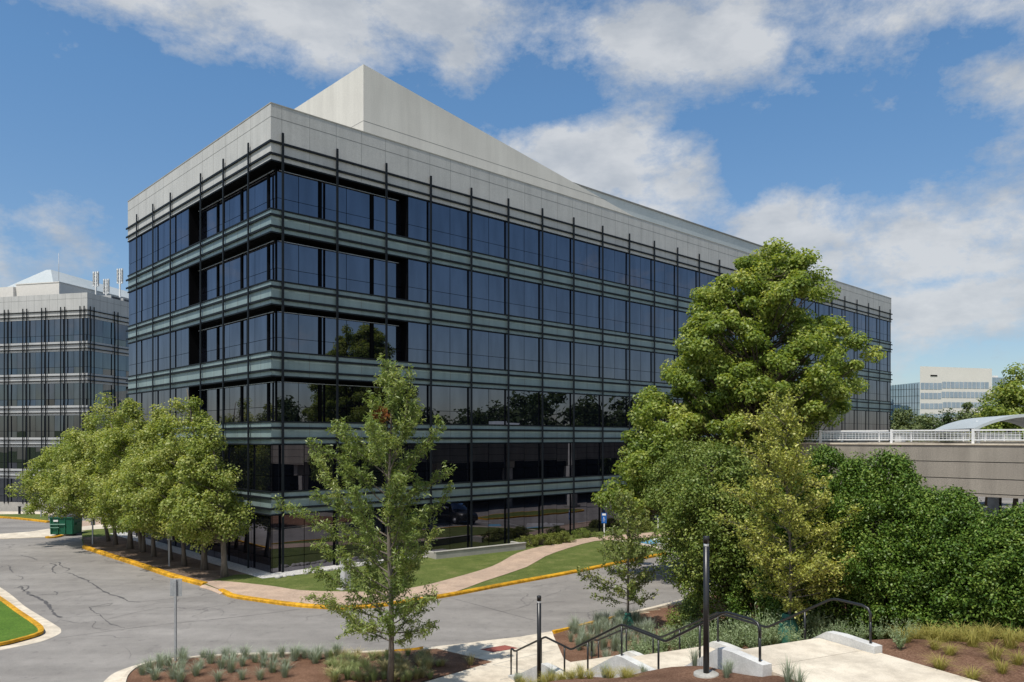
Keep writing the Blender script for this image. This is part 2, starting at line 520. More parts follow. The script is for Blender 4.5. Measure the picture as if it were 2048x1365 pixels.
def make_tree(name, label, loc, prof, ncl, cl_r, per, leaf_len, leaf_w, mleaf, mbark, seed, trunk_r=.18, lean=(0, 0),
              forks=1, twig_z0=None, group=None, rise=.55, depth=1.0, flat=.75, dead=None, inner=.25, cat='tree', shell_bias=.38):
    """prof: list of (z, centre_x, radius) above loc; limbs run from the trunk to every leaf clump"""
    rng = np.random.default_rng(seed)
    zs = np.array([p[0] for p in prof]); cx = np.array([p[1] for p in prof]); rr = np.array([p[2] for p in prof])
    o = np.argsort(zs); zs, cx, rr = zs[o], cx[o], rr[o]
    zt, z0 = zs[-1], zs[0]
    # sample clump centres
    C = []
    zc = np.linspace(z0, zt, 200)
    wgt = np.interp(zc, zs, rr) ** 1.5 + .02
    wgt /= wgt.sum()
    ph = rng.random(6) * 6.28
    tries = 0
    while len(C) < ncl and tries < ncl * 60:
        tries += 1
        z = rng.choice(zc, p=wgt)
        th = rng.random() * 2 * PI
        R = np.interp(z, zs, rr)
        R *= 1 + .10 * math.sin(3 * th + z * 1.1 + ph[0]) + .08 * math.sin(5 * th - 2.1 * z + ph[1]) + .06 * math.sin(9 * th + 3.7 * z + ph[2])
        rad = max(0, R - cl_r * .55) * rng.random() ** shell_bias
        p = np.array([np.interp(z, zs, cx) + rad * math.cos(th), rad * math.sin(th) * depth, z])
        if lean != (0, 0):
            h = (z - z0) / (zt - z0)
            p[0] += lean[0] * h * 0; p[1] += lean[1] * (.35 + .65 * h)
        if all(np.sum((p - q) ** 2) > (cl_r * .62) ** 2 for q in C[-60:]):
            C.append(p)
    C = np.array(C)
    Rc = cl_r * (.65 + .7 * rng.random(len(C)))
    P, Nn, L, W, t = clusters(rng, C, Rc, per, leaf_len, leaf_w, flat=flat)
    root = thing(name, label, cat, loc, 0, group)
    # trunk and limbs
    mb = MB()
    top = np.array([np.interp(zt, zs, cx), lean[1], zt * .97])
    def axis(z, f):
        h = min(1, z / (zt * .97))
        s = math.sin(h * PI * .9 + f * 2) * .12 * zt * .12
        return np.array([top[0] * h ** 1.3 + s + f_off[f][0] * h, top[1] * h + f_off[f][1] * h, z])
    f_off = [(0, 0)] if forks == 1 else [((rng.random() - .5) * zt * .22, (rng.random() - .5) * zt * .15) for _ in range(forks)]
    for f in range(forks):
        hh = np.linspace(0, zt * .93, 10)
        pts = [axis(h, f) for h in hh]
        rad = [trunk_r * (1.35 if i == 0 else 1) * (1 - .93 * (h / (zt * .97))) ** .9 + .008 for i, h in enumerate(hh)]
        mb.tube(pts, rad, 9)
    zb = twig_z0 if twig_z0 is not None else z0 * .6
    for i, c in enumerate(C):
        f = int(rng.integers(forks))
        dist = math.hypot(c[0] - np.interp(c[2], zs, cx), c[1])
        za = max(zb, c[2] - rise * dist - .1 * zt * rng.random())
        a = axis(min(za, zt * .9), f)
        m1 = a * .5 + c * .5 + np.array([0, 0, -.08 * dist]) + rng.normal(size=3) * .05 * dist
        r0 = max(.012, trunk_r * .30 * min(1, dist / 2.5))
        qs = [a, a * .45 + m1 * .5 + c * .05, m1, m1 * .35 + c * .65, c]
        mb.tube(qs, [r0, r0 * .75, r0 * .5, r0 * .3, .006], 5, cap=False)
    mb.build('trunk', mbark, root)
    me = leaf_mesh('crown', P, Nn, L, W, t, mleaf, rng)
    cr = bpy.data.objects.new('crown', me)
    COL.objects.link(cr)
    cr.parent = root
    return root

def sprig_tree(name, label, loc, H, env, n_prim, ang, mleaf, mbark, seed, trunk_r=.09, twig_len=.45, twig_gap=.16, leaf_len=.10,
               leaf_w=.03, per=11, z_first=1.2, dead_at=None, spread=.10, group=None, sway=.0):
    """young tree: straight leader, ascending branches, twigs carrying narrow leaves all along"""
    rng = np.random.default_rng(seed)
    root = thing(name, label, 'tree', loc, 0, group)
    ez = np.array([e[0] for e in env]); el = np.array([e[1] for e in env]); er = np.array([e[2] for e in env])
    mb = MB()
    hh = np.linspace(0, H * .985, 12)
    def ax(z):
        return np.array([sway * math.sin(z * .9) , sway * .6 * math.sin(z * 1.3 + 1), z])
    mb.tube([ax(h) for h in hh], [trunk_r * (1.25 if i == 0 else 1) * (1 - h / H) ** .8 + .007 for i, h in enumerate(hh)], 9)
    LP, LN, LT = [], [], []
    def leaves_on(p, d, n, tb):
        for _ in range(n):
            q = rng.normal(size=3)
            q -= d * q.dot(d)
            q /= np.linalg.norm(q) + 1e-9
            LP.append(p + q * spread * rng.random() + rng.normal(size=3) * .03)
            LN.append(q * .4 + np.array([0, 0, .55]) + rng.normal(size=3) * .55)
            LT.append(.45 + tb + rng.normal(0, .2))
    k = 0
    for i in range(n_prim):
        h = (i + .5 + .6 * (rng.random() - .5)) / n_prim
        za = z_first + (H * .955 - z_first) * h ** 1.22
        th = k * 2.39996 + rng.normal(0, .35); k += 1
        a = ang * (.38 + .95 * h ** .8) * (1 + .16 * rng.normal())
        side = math.cos(th)
        # length from the outline where the branch ends up
        Lb = .5
        for _ in range(5):
            zt = za + Lb * math.sin(a)
            R = np.interp(zt, ez, er if side > 0 else el)
            Lb = max(.18, R / max(.3, math.cos(a)))
        Lb *= (1.12 + .1 * rng.random()) if rng.random() < .22 else (.58 + .36 * rng.random())
        p0 = ax(za)
        d0 = np.array([math.cos(th) * math.cos(a), math.sin(th) * math.cos(a), math.sin(a)])
        n_s = 6
        pts = [p0]
        d = d0.copy()
        for s in range(n_s):
            d = d + np.array([0, 0, .05]) + rng.normal(size=3) * .09
            d /= np.linalg.norm(d)
            pts.append(pts[-1] + d * Lb / n_s)
        r0 = max(.008, trunk_r * .34 * min(1, Lb / 2) * (1 - .4 * h))
        mb.tube(pts, [r0 * (1 - .85 * s / n_s) + .003 for s in range(n_s + 1)], 5, cap=False)
        tb = rng.normal(0, .10)
        nt_ = max(3, int(Lb / twig_gap))
        for j in range(nt_):
            f = .22 + .78 * (j + rng.random()) / nt_
            s = min(n_s - 1, int(f * n_s)); fr = f * n_s - s
            p = pts[s] * (1 - fr) + pts[min(n_s, s + 1)] * fr
            bd = pts[min(n_s, s + 1)] - pts[s]; bd /= np.linalg.norm(bd) + 1e-9
            q = rng.normal(size=3); q -= bd * q.dot(bd); q /= np.linalg.norm(q)
            td = bd * .65 + q * .7 + np.array([0, 0, .18]); td /= np.linalg.norm(td)
            tl = twig_len * (.45 + .75 * rng.random()) * (1 - .35 * f)
            e = p + td * tl
            mb.tube([p, p * .5 + e * .5 + rng.normal(size=3) * .02, e], [.006, .0045, .003], 3, cap=False)
            for g in np.linspace(.12, 1.0, max(3, int(tl / .08))):
                leaves_on(p + td * tl * g, td, max(2, int(per * .6)), tb)
        leaves_on(pts[-1], d, per, tb)
    P = np.array(LP); Nn = np.array(LN); T = np.array(LT)
    # top plume
    n = len(P)
    L = leaf_len * (.7 + .6 * rng.random(n)); W = leaf_w * (.7 + .6 * rng.random(n))
    mb.build('trunk', mbark, root)
    if dead_at is not None:
        c, rad = np.array(dead_at[:3]), dead_at[3]
        msk = np.sum((P - c) ** 2, 1) < rad * rad
    else:
        msk = np.zeros(n, bool)
    for nm, mk, mt in (('crown', ~msk, mleaf), ('dead_foliage', msk, M['leaf_oakred'])):
        if mk.sum() == 0: continue
        me = leaf_mesh(nm, P[mk], Nn[mk], L[mk], W[mk], T[mk], mt, rng)
        o = bpy.data.objects.new(nm, me); COL.objects.link(o); o.parent = root
        if nm != 'crown': o['kind'] = 'stuff'; o['label'] = 'small cluster of dead reddish-brown leaves'
    return root

def shrub(name, label, loc, rx, ry, h, ncl, cl_r, per, ll, lw, mleaf, seed, group=None, z0=.0, stem=True, cat='shrub', peak=1.0):
    rng = np.random.default_rng(seed)
    root = thing(name, label, cat, loc, 0, group)
    C = []
    for i in range(ncl):
        th = rng.random() * 2 * PI
        zz = rng.random()
        prof = (1 - max(0, zz - .45) / .55) ** (.55 * peak) * (.8 + .35 * min(1, zz / .3))
        rad = rng.random() ** .3 * prof * (1 + .12 * math.sin(3 * th + 7 * zz + seed) + .1 * math.sin(5 * th - 9 * zz))
        C.append((rx * rad * math.cos(th), ry * rad * math.sin(th), z0 + (h - z0) * zz))
    C = np.array(C); R = cl_r * (.6 + .8 * rng.random(ncl))
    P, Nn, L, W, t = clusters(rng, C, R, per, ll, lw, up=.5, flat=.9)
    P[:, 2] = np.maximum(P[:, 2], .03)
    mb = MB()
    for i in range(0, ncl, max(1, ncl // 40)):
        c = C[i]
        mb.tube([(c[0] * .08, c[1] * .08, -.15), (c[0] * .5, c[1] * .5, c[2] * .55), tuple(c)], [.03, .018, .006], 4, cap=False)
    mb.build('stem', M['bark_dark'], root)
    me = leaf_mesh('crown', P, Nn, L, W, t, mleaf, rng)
    o = bpy.data.objects.new('crown', me); COL.objects.link(o); o.parent = root
    return root

def tuft_mesh(name, seed, n, h, spread, w, droop, mat):
    """grass clump: each blade two quads bending outwards"""
    rng = np.random.default_rng(seed)
    V, T = [], []
    for i in range(n):
        th = rng.random() * 2 * PI
        b = np.array([math.cos(th), math.sin(th), 0]) * spread * .25 * rng.random()
        out = np.array([math.cos(th), math.sin(th), 0])
        sl = rng.random() ** .7 * spread
        hh = h * (.55 + .55 * rng.random())
        side = np.array([-out[1], out[0], 0]) * w * (.6 + .8 * rng.random())
        m = b + out * sl * .42 + np.array([0, 0, hh * .66])
        e = b + out * sl * (1.0 + droop * .4) + np.array([0, 0, hh * (1 - droop * rng.random())])
        t = .2 + .5 * rng.random()
        V.append([b - side, b + side, m + side * .8, m - side * .8])
        V.append([m - side * .8, m + side * .8, e + side * .1, e - side * .1])
        T += [t - .2] * 2 + [t] * 2 + [t] * 2 + [t + .3] * 2
    return quads_mesh(name, np.array(V), np.array(T), mat)

def sage_mesh(name, seed, n_st, h, spread, mat):
    rng = np.random.default_rng(seed)
    V, T = [], []
    for i in range(n_st):
        th = rng.random() * 2 * PI
        out = np.array([math.cos(th), math.sin(th), 0])
        sl = rng.random() ** .6 * spread
        hh = h * (.5 + .6 * rng.random())
        e = out * sl + np.array([0, 0, hh])
        side = np.array([-out[1], out[0], 0]) * .006
        V.append([-side, side, e + side * .4, e - side * .4]); T += [.3] * 4
        for k in range(16):
            g = .12 + .88 * (k + rng.random()) / 16
            p = e * g
            d = rng.normal(size=3); d[2] = abs(d[2]) * .7 + .25; d /= np.linalg.norm(d)
            L = .075 * (.6 + .7 * rng.random()) * (1.1 - .4 * g)
            q = np.cross(d, rng.normal(size=3)); q /= np.linalg.norm(q) + 1e-9
            q *= L * .16
            V.append([p, p + d * L * .5 + q, p + d * L, p + d * L * .5 - q])
            t = .35 + .25 * g + rng.normal(0, .15)
            T += [t] * 4
    return quads_mesh(name, np.array(V), np.array(T), mat)

# ================================================================== THE SETTING
g = MB()
g.sheet([(-900, -500), (900, -500), (900, 1600), (-900, 1600)], -1.95)
tag(g.build('ground', M['field']), kind='structure')

# asphalt of the drive and the parking lot, following the slight fall at the back left
mb = MB()
xs = np.arange(-130, 92, 2.0); ys = np.arange(17.0, 131, 2.0)
V = [(x, y, hz(x, y)) for y in ys for x in xs]
nx = len(xs)
mb.add(V, [(j * nx + i, j * nx + i + 1, (j + 1) * nx + i + 1, (j + 1) * nx + i) for j in range(len(ys) - 1) for i in range(nx - 1)])
tag(mb.build('road', M['asphalt']), kind='structure')

# tar-sealed cracks, 4 mm above the asphalt
mb = MB()
def seal(px, w, n=5, jit=.0):
    L = smooth(GP(px), n)
    if jit:
        L = [(x + rnd.gauss(0, jit), y + rnd.gauss(0, jit)) for x, y in L]
    for i in range(len(L) - 1):
        pass
    m = len(L)
    A = [np.array(p) for p in L]
    top, bot = [], []
    for i in range(m):
        d = A[min(i + 1, m - 1)] - A[max(i - 1, 0)]
        d /= np.linalg.norm(d) + 1e-9
        nn = np.array([-d[1], d[0]])
        ww = w * .75 * (.35 + .9 * rnd.random()) * .5 * (1 if 0 < i < m - 1 else .3)
        top.append(A[i] + nn * ww); bot.append(A[i] - nn * ww)
    for i in range(m - 1):
        q = [bot[i], bot[i + 1], top[i + 1], top[i]]
        mb.add([(p[0], p[1], hz(p[0], p[1]) + SEAL_Z) for p in q], [(0, 1, 2, 3)])
SEAL_Z = .004
for px, w, j in [
    ([(100, 1127), (112, 1131), (104, 1138), (112, 1147), (135, 1146), (152, 1152), (180, 1164), (204, 1182), (238, 1194), (250, 1199)], .16, .03),
    ([(103, 1127), (118, 1125), (124, 1134), (140, 1138), (131, 1143)], .12, .03),
    ([(40, 1111), (56, 1114), (76, 1121)], .12, .03),
    ([(30, 1177), (42, 1174), (52, 1184), (68, 1193), (88, 1203), (98, 1214), (108, 1228), (120, 1236)], .22, .05),
    ([(44, 1184), (56, 1176), (54, 1172), (40, 1172)], .10, .03),
    ([(62, 1192), (86, 1190), (112, 1190), (114, 1186), (108, 1183)], .08, .02),
    ([(250, 1199), (256, 1203), (280, 1205)], .10, .03),
    ([(0, 1135), (18, 1132), (20, 1140), (26, 1146)], .12, .03),
    ([(15, 1158), (38, 1160), (46, 1156), (32, 1151)], .07, .02),
    ([(180, 1215), (222, 1207), (214, 1212), (180, 1215), (188, 1225), (202, 1232), (220, 1248), (250, 1257)], .07, .03),
    ([(116, 1237), (150, 1234), (190, 1232), (230, 1228)], .04, .02),
    ([(118, 1240), (160, 1247), (190, 1243), (185, 1255), (215, 1260)], .04, .02),
    ([(40, 1194), (120, 1186), (180, 1179), (240, 1172)], .035, .0),
    ([(70, 1196), (160, 1190), (236, 1183)], .03, .0),
    ([(116, 1277), (210, 1264), (330, 1249), (470, 1235), (600, 1219)], .05, .0),
    ([(0, 1123), (90, 1116), (170, 1109)], .03, .0),
    ([(60, 1096), (120, 1098), (160, 1096)], .04, .02),
    ([(95, 1075), (140, 1083), (160, 1087)], .05, .02),
    ([(280, 1204), (340, 1198), (356, 1193)], .05, .02),
    ([(200, 1243), (310, 1218), (400, 1215), (445, 1222), (442, 1232)], .03, .01),
    ([(900, 1196), (960, 1212), (1030, 1231), (1075, 1243)], .05, .01),
    ([(1000, 1225), (1050, 1213), (1075, 1199), (1110, 1187), (1135, 1177)], .035, .04),
    ([(1040, 1214), (1100, 1205), (1130, 1203)], .03, .04),
    ([(250, 1295), (262, 1308), (258, 1318)], .02, .02), ([(470, 1262), (455, 1280), (462, 1296)], .015, .02),
    ]:
    seal(px, w, 6, j)
tag(mb.build('crack_seal', M['seal']), kind='structure')

# pale sand washed into the gutter and dust spots on the asphalt
SEAL_Z = .003

def island(name, px, mat, h, n=6, sm=True, ext=None):
    pts = smooth(GP(px), n) if sm else GP(px)
    if ext: pts = pts + ext
    b = MB()
    b.prism(pts, lambda x, y: hz(x, y) - .3, lambda x, y: hz(x, y) + h)
    return tag(b.build(name, mat), kind='structure')

# --- main building plot
RZ = math.atan2(.6845, .729)
BX, BY = -13.5, 43.3
dR = np.array([math.cos(RZ), math.sin(RZ)]); dL = np.array([-math.sin(RZ), math.cos(RZ)])
def B(x, y):
    p = np.array([BX, BY]) + dR * x + dL * y
    return (float(p[0]), float(p[1]))

kerb_front = smooth(GP([(440, 1184), (452, 1190), (468, 1196), (520, 1204), (570, 1211), (620, 1216), (680, 1219), (730, 1217), (800, 1209), (900, 1193), (1000, 1174), (1065, 1162), (1130, 1150), (1230, 1130), (1336, 1109)]), 5)
kerb_tree = smooth(GP([(168, 1096), (172, 1099), (215, 1113), (280, 1134), (345, 1156), (408, 1173)]), 5)
# plot top (lawn level)
plot = [kerb_tree[0]] + kerb_tree + kerb_front + [G(1336, 1109), G(1302, 1098), G(1262, 1090), B(40, -2.6), B(95, -2.6), B(95, 30), B(-2.0, 30), B(-3.5, 24)]
b = MB(); b.prism(plot, -.5, .118)
tag(b.build('lawn', M['lawn']), kind='structure')
# mulch strip with the row of trees
b = MB(); b.sheet([kerb_tree[0]] + kerb_tree + [G(425, 1166), G(470, 1154), B(-1.0, .6), B(-1.0, 24), B(-3.2, 25)], .124)
tag(b.build('mulch_strip', M['mulch_dark']), kind='structure')
# gravel margin round the base of the building
b = MB(); b.sheet([B(-1.05, 26), B(-1.05, -1.15), B(2.2, -1.5), B(7, -1.2), B(13, -1.0), B(13, 0.2), B(.2, .2), B(.2, 26)], .130)
tag(b.build('gravel_margin', M['gravel']), kind='structure')
# tan sidewalk that leaves the kerb and curves to the entrance
back_edge = GP([(410, 1170), (440, 1167), (540, 1177), (600, 1186), (690, 1189), (760, 1188), (830, 1180), (900, 1163), (985, 1137), (1036, 1110), (1091, 1095), (1152, 1083), (1190, 1078), (1250, 1073), (1330, 1066), (1420, 1058)])
front_edge = GP([(410, 1172), (436, 1183)]) + [kerb_front[i] for i in range(0, 46, 3)] + GP([(968, 1168), (1053, 1139), (1091, 1117), (1138, 1100), (1190, 1086), (1240, 1083), (1330, 1076), (1420, 1067)])
side = smooth(back_edge, 4) + smooth(front_edge, 2)[::-1]
b = MB(); b.sheet(side, .136)
tag(b.build('sidewalk', M['walk']), kind='structure')
# yellow kerbs
prof = [(-.10, -.2), (-.10, .10), (-.05, .150), (.16, .150), (.16, .0)]
b = MB(); b.strip(kerb_front, prof)
tag(b.build('yellow_kerb', M['yellow']), kind='structure')
b = MB()
L = kerb_tree
b.strip(L, [(-.10, -.2), (-.10, .14), (-.04, .19), (.2, .19), (.2, .0)])
tag(b.build('yellow_kerb', M['yellow']), kind='structure')

b = MB(); b.strip(smooth(GP([(404, 1174.5), (425, 1180), (446, 1189)]), 4), [(-.14, -.1), (-.14, .02), (.0, .10), (.55, .139), (.55, .0)])
tag(b.build('drop_kerb', M['walk']), kind='structure')
# entrance apron: hatched access aisle and blue accessible bays
b = MB()
def bar(p, q, w, z=.006):
    P, Q = np.array(G(*p)), np.array(G(*q))
    d = (Q - P) / np.linalg.norm(Q - P); nn = np.array([-d[1], d[0]]) * w / 2
    b.sheet([tuple(P - nn), tuple(Q - nn), tuple(Q + nn), tuple(P + nn)], z)
bar((1295, 1076), (1420, 1082), .12); bar((1262, 1084), (1410, 1094), .12)
for u in (1306, 1332, 1358, 1384): bar((u, 1076), (u + 16, 1088), .5)
for i in range(6):
    p = B(16 + 2.7 * i, -16.5)
    q = B(16 + 2.7 * i, -11.5)
    b.sheet([p, B(16.12 + 2.7 * i, -16.5), B(16.12 + 2.7 * i, -11.5), q], .006)
tag(b.build('parking_lines', M['line_paint']), kind='structure')
b = MB()
b.sheet(GP([(1352, 1096), (1398, 1097), (1404, 1102), (1352, 1101)]), .009)
b.sheet([B(26, -6.8), B(28, -6.8), B(28, -4.8), B(26, -4.8)], .009)
b.sheet([B(33, -6.8), B(35, -6.8), B(35, -4.8), B(33, -4.8)], .009)
tag(b.build('blue_bay_paint', M['blue_paint']), kind='structure')
# apron kerb
b = MB(); b.strip(smooth(GP([(1336, 1109), (1302, 1097), (1262, 1089), (1225, 1084)]), 4), [(-.3, -.2), (-.3, .145), (.0, .145), (.0, .0)])
tag(b.build('apron_kerb', M['pale_conc']), kind='structure')

# --- corner lawn on the left with its gutter
gut = GP([(-60, 1140), (0, 1175), (27, 1194), (51, 1214), (85, 1235), (116, 1254), (122, 1261), (118, 1269), (85, 1283), (41, 1293), (-5, 1302), (-60, 1309)])
b = MB(); b.prism(smooth(gut, 6), -.2, .008)
tag(b.build('gutter', M['pale_conc']), kind='structure')
k_in = smooth(GP([(-60, 1165), (0, 1203), (34, 1228), (66, 1250), (80, 1263), (74, 1273), (27, 1287), (-5, 1294), (-60, 1303)]), 6)
b = MB(); b.prism(k_in, -.2, .10)
tag(b.build('lawn', M['lawn_bright']), kind='structure')
b = MB(); b.strip(k_in[:46], [(-.08, -.1), (-.08, .11), (-.04, .15), (.12, .15), (.12, .05)])
tag(b.build('yellow_kerb', M['yellow']), kind='structure')

# --- far left: pad under the dumpster, verge, walk by the far building
b = MB(); b.prism(GP([(-40, 1072), (60, 1065), (97, 1059), (128, 1059), (250, 1044), (290, 1046), (250, 1056), (180, 1063), (125, 1072), (97, 1075), (0, 1079), (-40, 1080)]), lambda x, y: hz(x, y) - .3, lambda x, y: hz(x, y) + .05)
tag(b.build('concrete_pad', M['pale_conc']), kind='structure')
b = MB(); b.strip(smooth(GP([(93, 1076), (97, 1077), (112, 1076), (125, 1073)]), 4), [(-.1, -.1), (-.1, .12), (.15, .14), (.15, 0)])
tag(b.build('yellow_kerb', M['yellow']), kind='structure')
b = MB(); b.strip(smooth(GP([(125, 1073), (180, 1064), (250, 1057), (300, 1052)]), 4), [(-.1, -.1), (-.1, .12), (.15, .14), (.15, 0)])
tag(b.build('pad_kerb', M['pale_conc']), kind='structure')
b = MB(); b.prism(GP([(-80, 1034), (0, 1036), (50, 1040), (96, 1045), (96, 1031), (50, 1030), (0, 1031), (-80, 1030)]), lambda x, y: hz(x, y) - .3, lambda x, y: hz(x, y) + .12)
tag(b.build('lawn', M['lawn']), kind='structure')
b = MB(); b.strip(smooth(GP([(-80, 1034.5), (0, 1036.5), (50, 1040.5), (96, 1046)]), 4), [(-.15, -.1), (-.15, .16), (.25, .18), (.25, 0)])
tag(b.build('yellow_kerb', M['yellow']), kind='structure')
b = MB(); b.prism(GP([(-80, 1030), (0, 1031), (50, 1030), (200, 1032), (200, 1026), (50, 1025), (-80, 1025)]), lambda x, y: hz(x, y) - .3, lambda x, y: hz(x, y) + .10)
tag(b.build('sidewalk', M['pale_conc']), kind='structure')
b = MB(); b.prism(GP([(150, 1058), (205, 1052), (205, 1040), (150, 1044)]), lambda x, y: hz(x, y) - .3, lambda x, y: hz(x, y) + .03)
tag(b.build('sidewalk', M['walk']), kind='structure')

# --- near side: bed with grasses, walk with the red pad, right-hand bed
near_out = smooth(GP([(200, 1372), (222, 1351), (245, 1340), (278, 1330), (326, 1322), (378, 1316), (460, 1310), (556, 1308), (682, 1307), (812, 1301), (849, 1296), (960, 1284), (1040, 1275), (1084, 1267), (1142, 1255), (1227, 1232), (1300, 1215), (1364, 1199), (1420, 1186), (1480, 1172)]), 5)
b = MB()
b.prism(near_out + [(16, 29), (14, 20), (-14, 20), G(196, 1385)], -.3, .010)
tag(b.build('gutter', M['pale_conc']), kind='structure')
bed_in = GP([(252, 1378), (258, 1358), (275, 1342), (300, 1333), (340, 1327), (400, 1321), (480, 1316), (600, 1314), (700, 1313), (812, 1307), (872, 1303)])
bed_in = smooth(bed_in, 5)
bedpoly = bed_in + GP([(930, 1317), (985, 1330)]) + GP([(920, 1350), (858, 1368), (780, 1392)]) + [(-14.5, 20.5)]
b = MB(); b.prism(bedpoly, -.2, .10)
tag(b.build('mulch_bed', M['mulch']), kind='structure')
b = MB(); b.strip(bed_in[:44], [(.14, -.1), (.14, .13), (.02, .13), (.0, .0)])
tag(b.build('bed_kerb', M['pale_conc']), kind='structure')
b = MB(); b.strip(smooth(GP([(330, 1326), (400, 1320), (480, 1315), (600, 1313), (700, 1312), (812, 1306), (850, 1301)]), 5), [(.17, -.1), (.17, .10), (.142, .112), (.142, .0)])
tag(b.build('yellow_kerb', M['yellow']), kind='structure')
# sandy walk between the beds, joints in it
walk = GP([(872, 1302), (960, 1288), (1040, 1279), (1090, 1270), (1104, 1268), (1126, 1318), (1163, 1338), (1215, 1345)]) + [(5.6, 26.2), (0.6, 23.0), (-1.5, 20.5), (-6.6, 20.5)] + GP([(858, 1366), (920, 1349), (986, 1330), (930, 1316)])
b = MB(); b.prism(walk, -.2, .10)
tag(b.build('walkway', M['pale_conc']), kind='structure')
b = MB()
def jl(p, q, w=.025):
    P, Q = np.array(G(*p, .1)), np.array(G(*q, .1))
    d = (Q - P) / np.linalg.norm(Q - P); nn = np.array([-d[1], d[0]]) * w / 2
    b.sheet([tuple(P - nn), tuple(Q - nn), tuple(Q + nn), tuple(P + nn)], .104)
jl((985, 1330), (1075, 1345)); jl((1035, 1279), (1060, 1290)); jl((930, 1316), (1100, 1285)); jl((985, 1330), (1110, 1300)); jl((1000, 1360), (1120, 1335))
tag(b.build('walkway_joints', M['grey_conc']), kind='structure')
b = MB(); b.prism(GP([(960, 1299), (1010, 1291), (1037, 1297), (986, 1305)], .1), .0, .106)
tag(b.build('tactile_pad', M['red_pad']), kind='structure')

# --- stairs frame: s runs uphill toward the upper plaza, l to the right of it
S0 = np.array([.24, 24.4])
E = np.array([.4312, -.9023]); Wd = np.array([.9023, .4312])
def SL(s, l):
    p = S0 + E * s + Wd * l
    return (float(p[0]), float(p[1]))
def toSL(x, y):
    d = np.array([x, y]) - S0
    return float(d @ E), float(d @ Wd)
ZP = 3.29
HS = [(-9, 0.1), (0, .1), (2.0, .96), (3.5, .98), (5.95, 2.2), (7.75, 2.23), (9.7, ZP), (40, ZP)]
def hs(s):
    return float(np.interp(s, [a for a, _ in HS], [c for _, c in HS]))
def hl(s):
    return float(np.interp(s, [.0, .6, 9.6, 11.0, 40], [.09, .16, 3.10, ZP + .03, ZP + .05]))
def z_left(s, l):
    n = .05 * math.sin(1.7 * s + l) + .04 * math.sin(2.9 * l - s)
    return .09 + (hl(s) - .09) * (1 - .07 * sstep(-1.5, -5, l)) + n * min(1, max(0, s)) - .10 * sstep(-.6, -.1, l) * (1 if s > .6 else 0)
def z_right(x, y):
    s, l = toSL(x, y)
    y0 = 25.6 + 3.0 * sstep(3.0, 6.5, l)
    z = .08 + (ZP - .06) * min(1, max(0, (y0 - y) / (y0 - 16.8))) - .05 * (1 - sstep(2.9, 3.3, l))
    return z + .04 * math.sin(1.9 * x + y) * min(1, z)

def grid_sheet(name, mat, fn, a0, a1, b0, b1, st, keep=None):
    A = np.arange(a0, a1 + 1e-6, st); Bv = np.arange(b0, b1 + 1e-6, st)
    V = [fn(a, c) for c in Bv for a in A]
    n = len(A)
    fs = []
    for j in range(len(Bv) - 1):
        for i in range(n - 1):
            if keep is None or keep(A[i] + st / 2, Bv[j] + st / 2):
                fs.append((j * n + i, j * n + i + 1, (j + 1) * n + i + 1, (j + 1) * n + i))
    m = MB(); m.add(V, fs, 0, True)
    o = m.build(name, mat)
    return tag(o, kind='structure')
def fl(s, l):
    x, y = SL(s, l); return (x, y, z_left(s, l))
grid_sheet('mulch_bank', M['mulch'], fl, 0.25, 34, -9.0, .0, .25)
def fr(s, l):
    x, y = SL(s, l)
    return (x, y, max(z_right(x, y), .05))
kline = near_out
def inside_right(s, l):
    x, y = SL(s, l)
    i = min(range(len(kline)), key=lambda k: (kline[k][0] - x) ** 2 + (kline[k][1] - y) ** 2)
    a = np.array(kline[max(0, i - 1)]); c = np.array(kline[min(len(kline) - 1, i + 1)])
    d = c - a
    side_ = d[0] * (y - a[1]) - d[1] * (x - a[0])
    return side_ / np.linalg.norm(d) < -.75 
def keepr(s, l):
    x, y = SL(s, l)
    if l < 2.8: return False
    if not inside_right(s, l): return False
    # keep clear of the walk
    if y > 24.9 and x < 3.9 + (27.2 - y) * -.4 and x < 5.0: 
        pass
    return True
rb_poly = None
grid_sheet('mulch_bed', M['mulch'], fr, -12, 30, 2.8, 21, .25, keepr)
# a wedge of bed beside the foot of the stairs and walk
b = MB(); b.sheet(GP([(1106, 1270), (1142, 1259), (1200, 1245), (1260, 1232), (1300, 1300), (1260, 1330), (1163, 1337), (1127, 1317)], .1), .112)
tag(b.build('mulch_bed', M['mulch']), kind='structure')
# near yellow kerb of the right-hand bed
b = MB(); b.strip(smooth(GP([(1104, 1268), (1142, 1260), (1180, 1250), (1240, 1236)]), 4), [(.0, -.1), (.0, .14), (-.14, .14), (-.14, .0)])
tag(b.build('yellow_kerb', M['yellow']), kind='structure')
b = MB(); b.strip(smooth(GP([(1240, 1236), (1300, 1222), (1364, 1207), (1430, 1192)]), 4), [(.0, -.1), (.0, .14), (-.14, .14), (-.14, .0)])
tag(b.build('bed_kerb', M['pale_conc']), kind='structure')

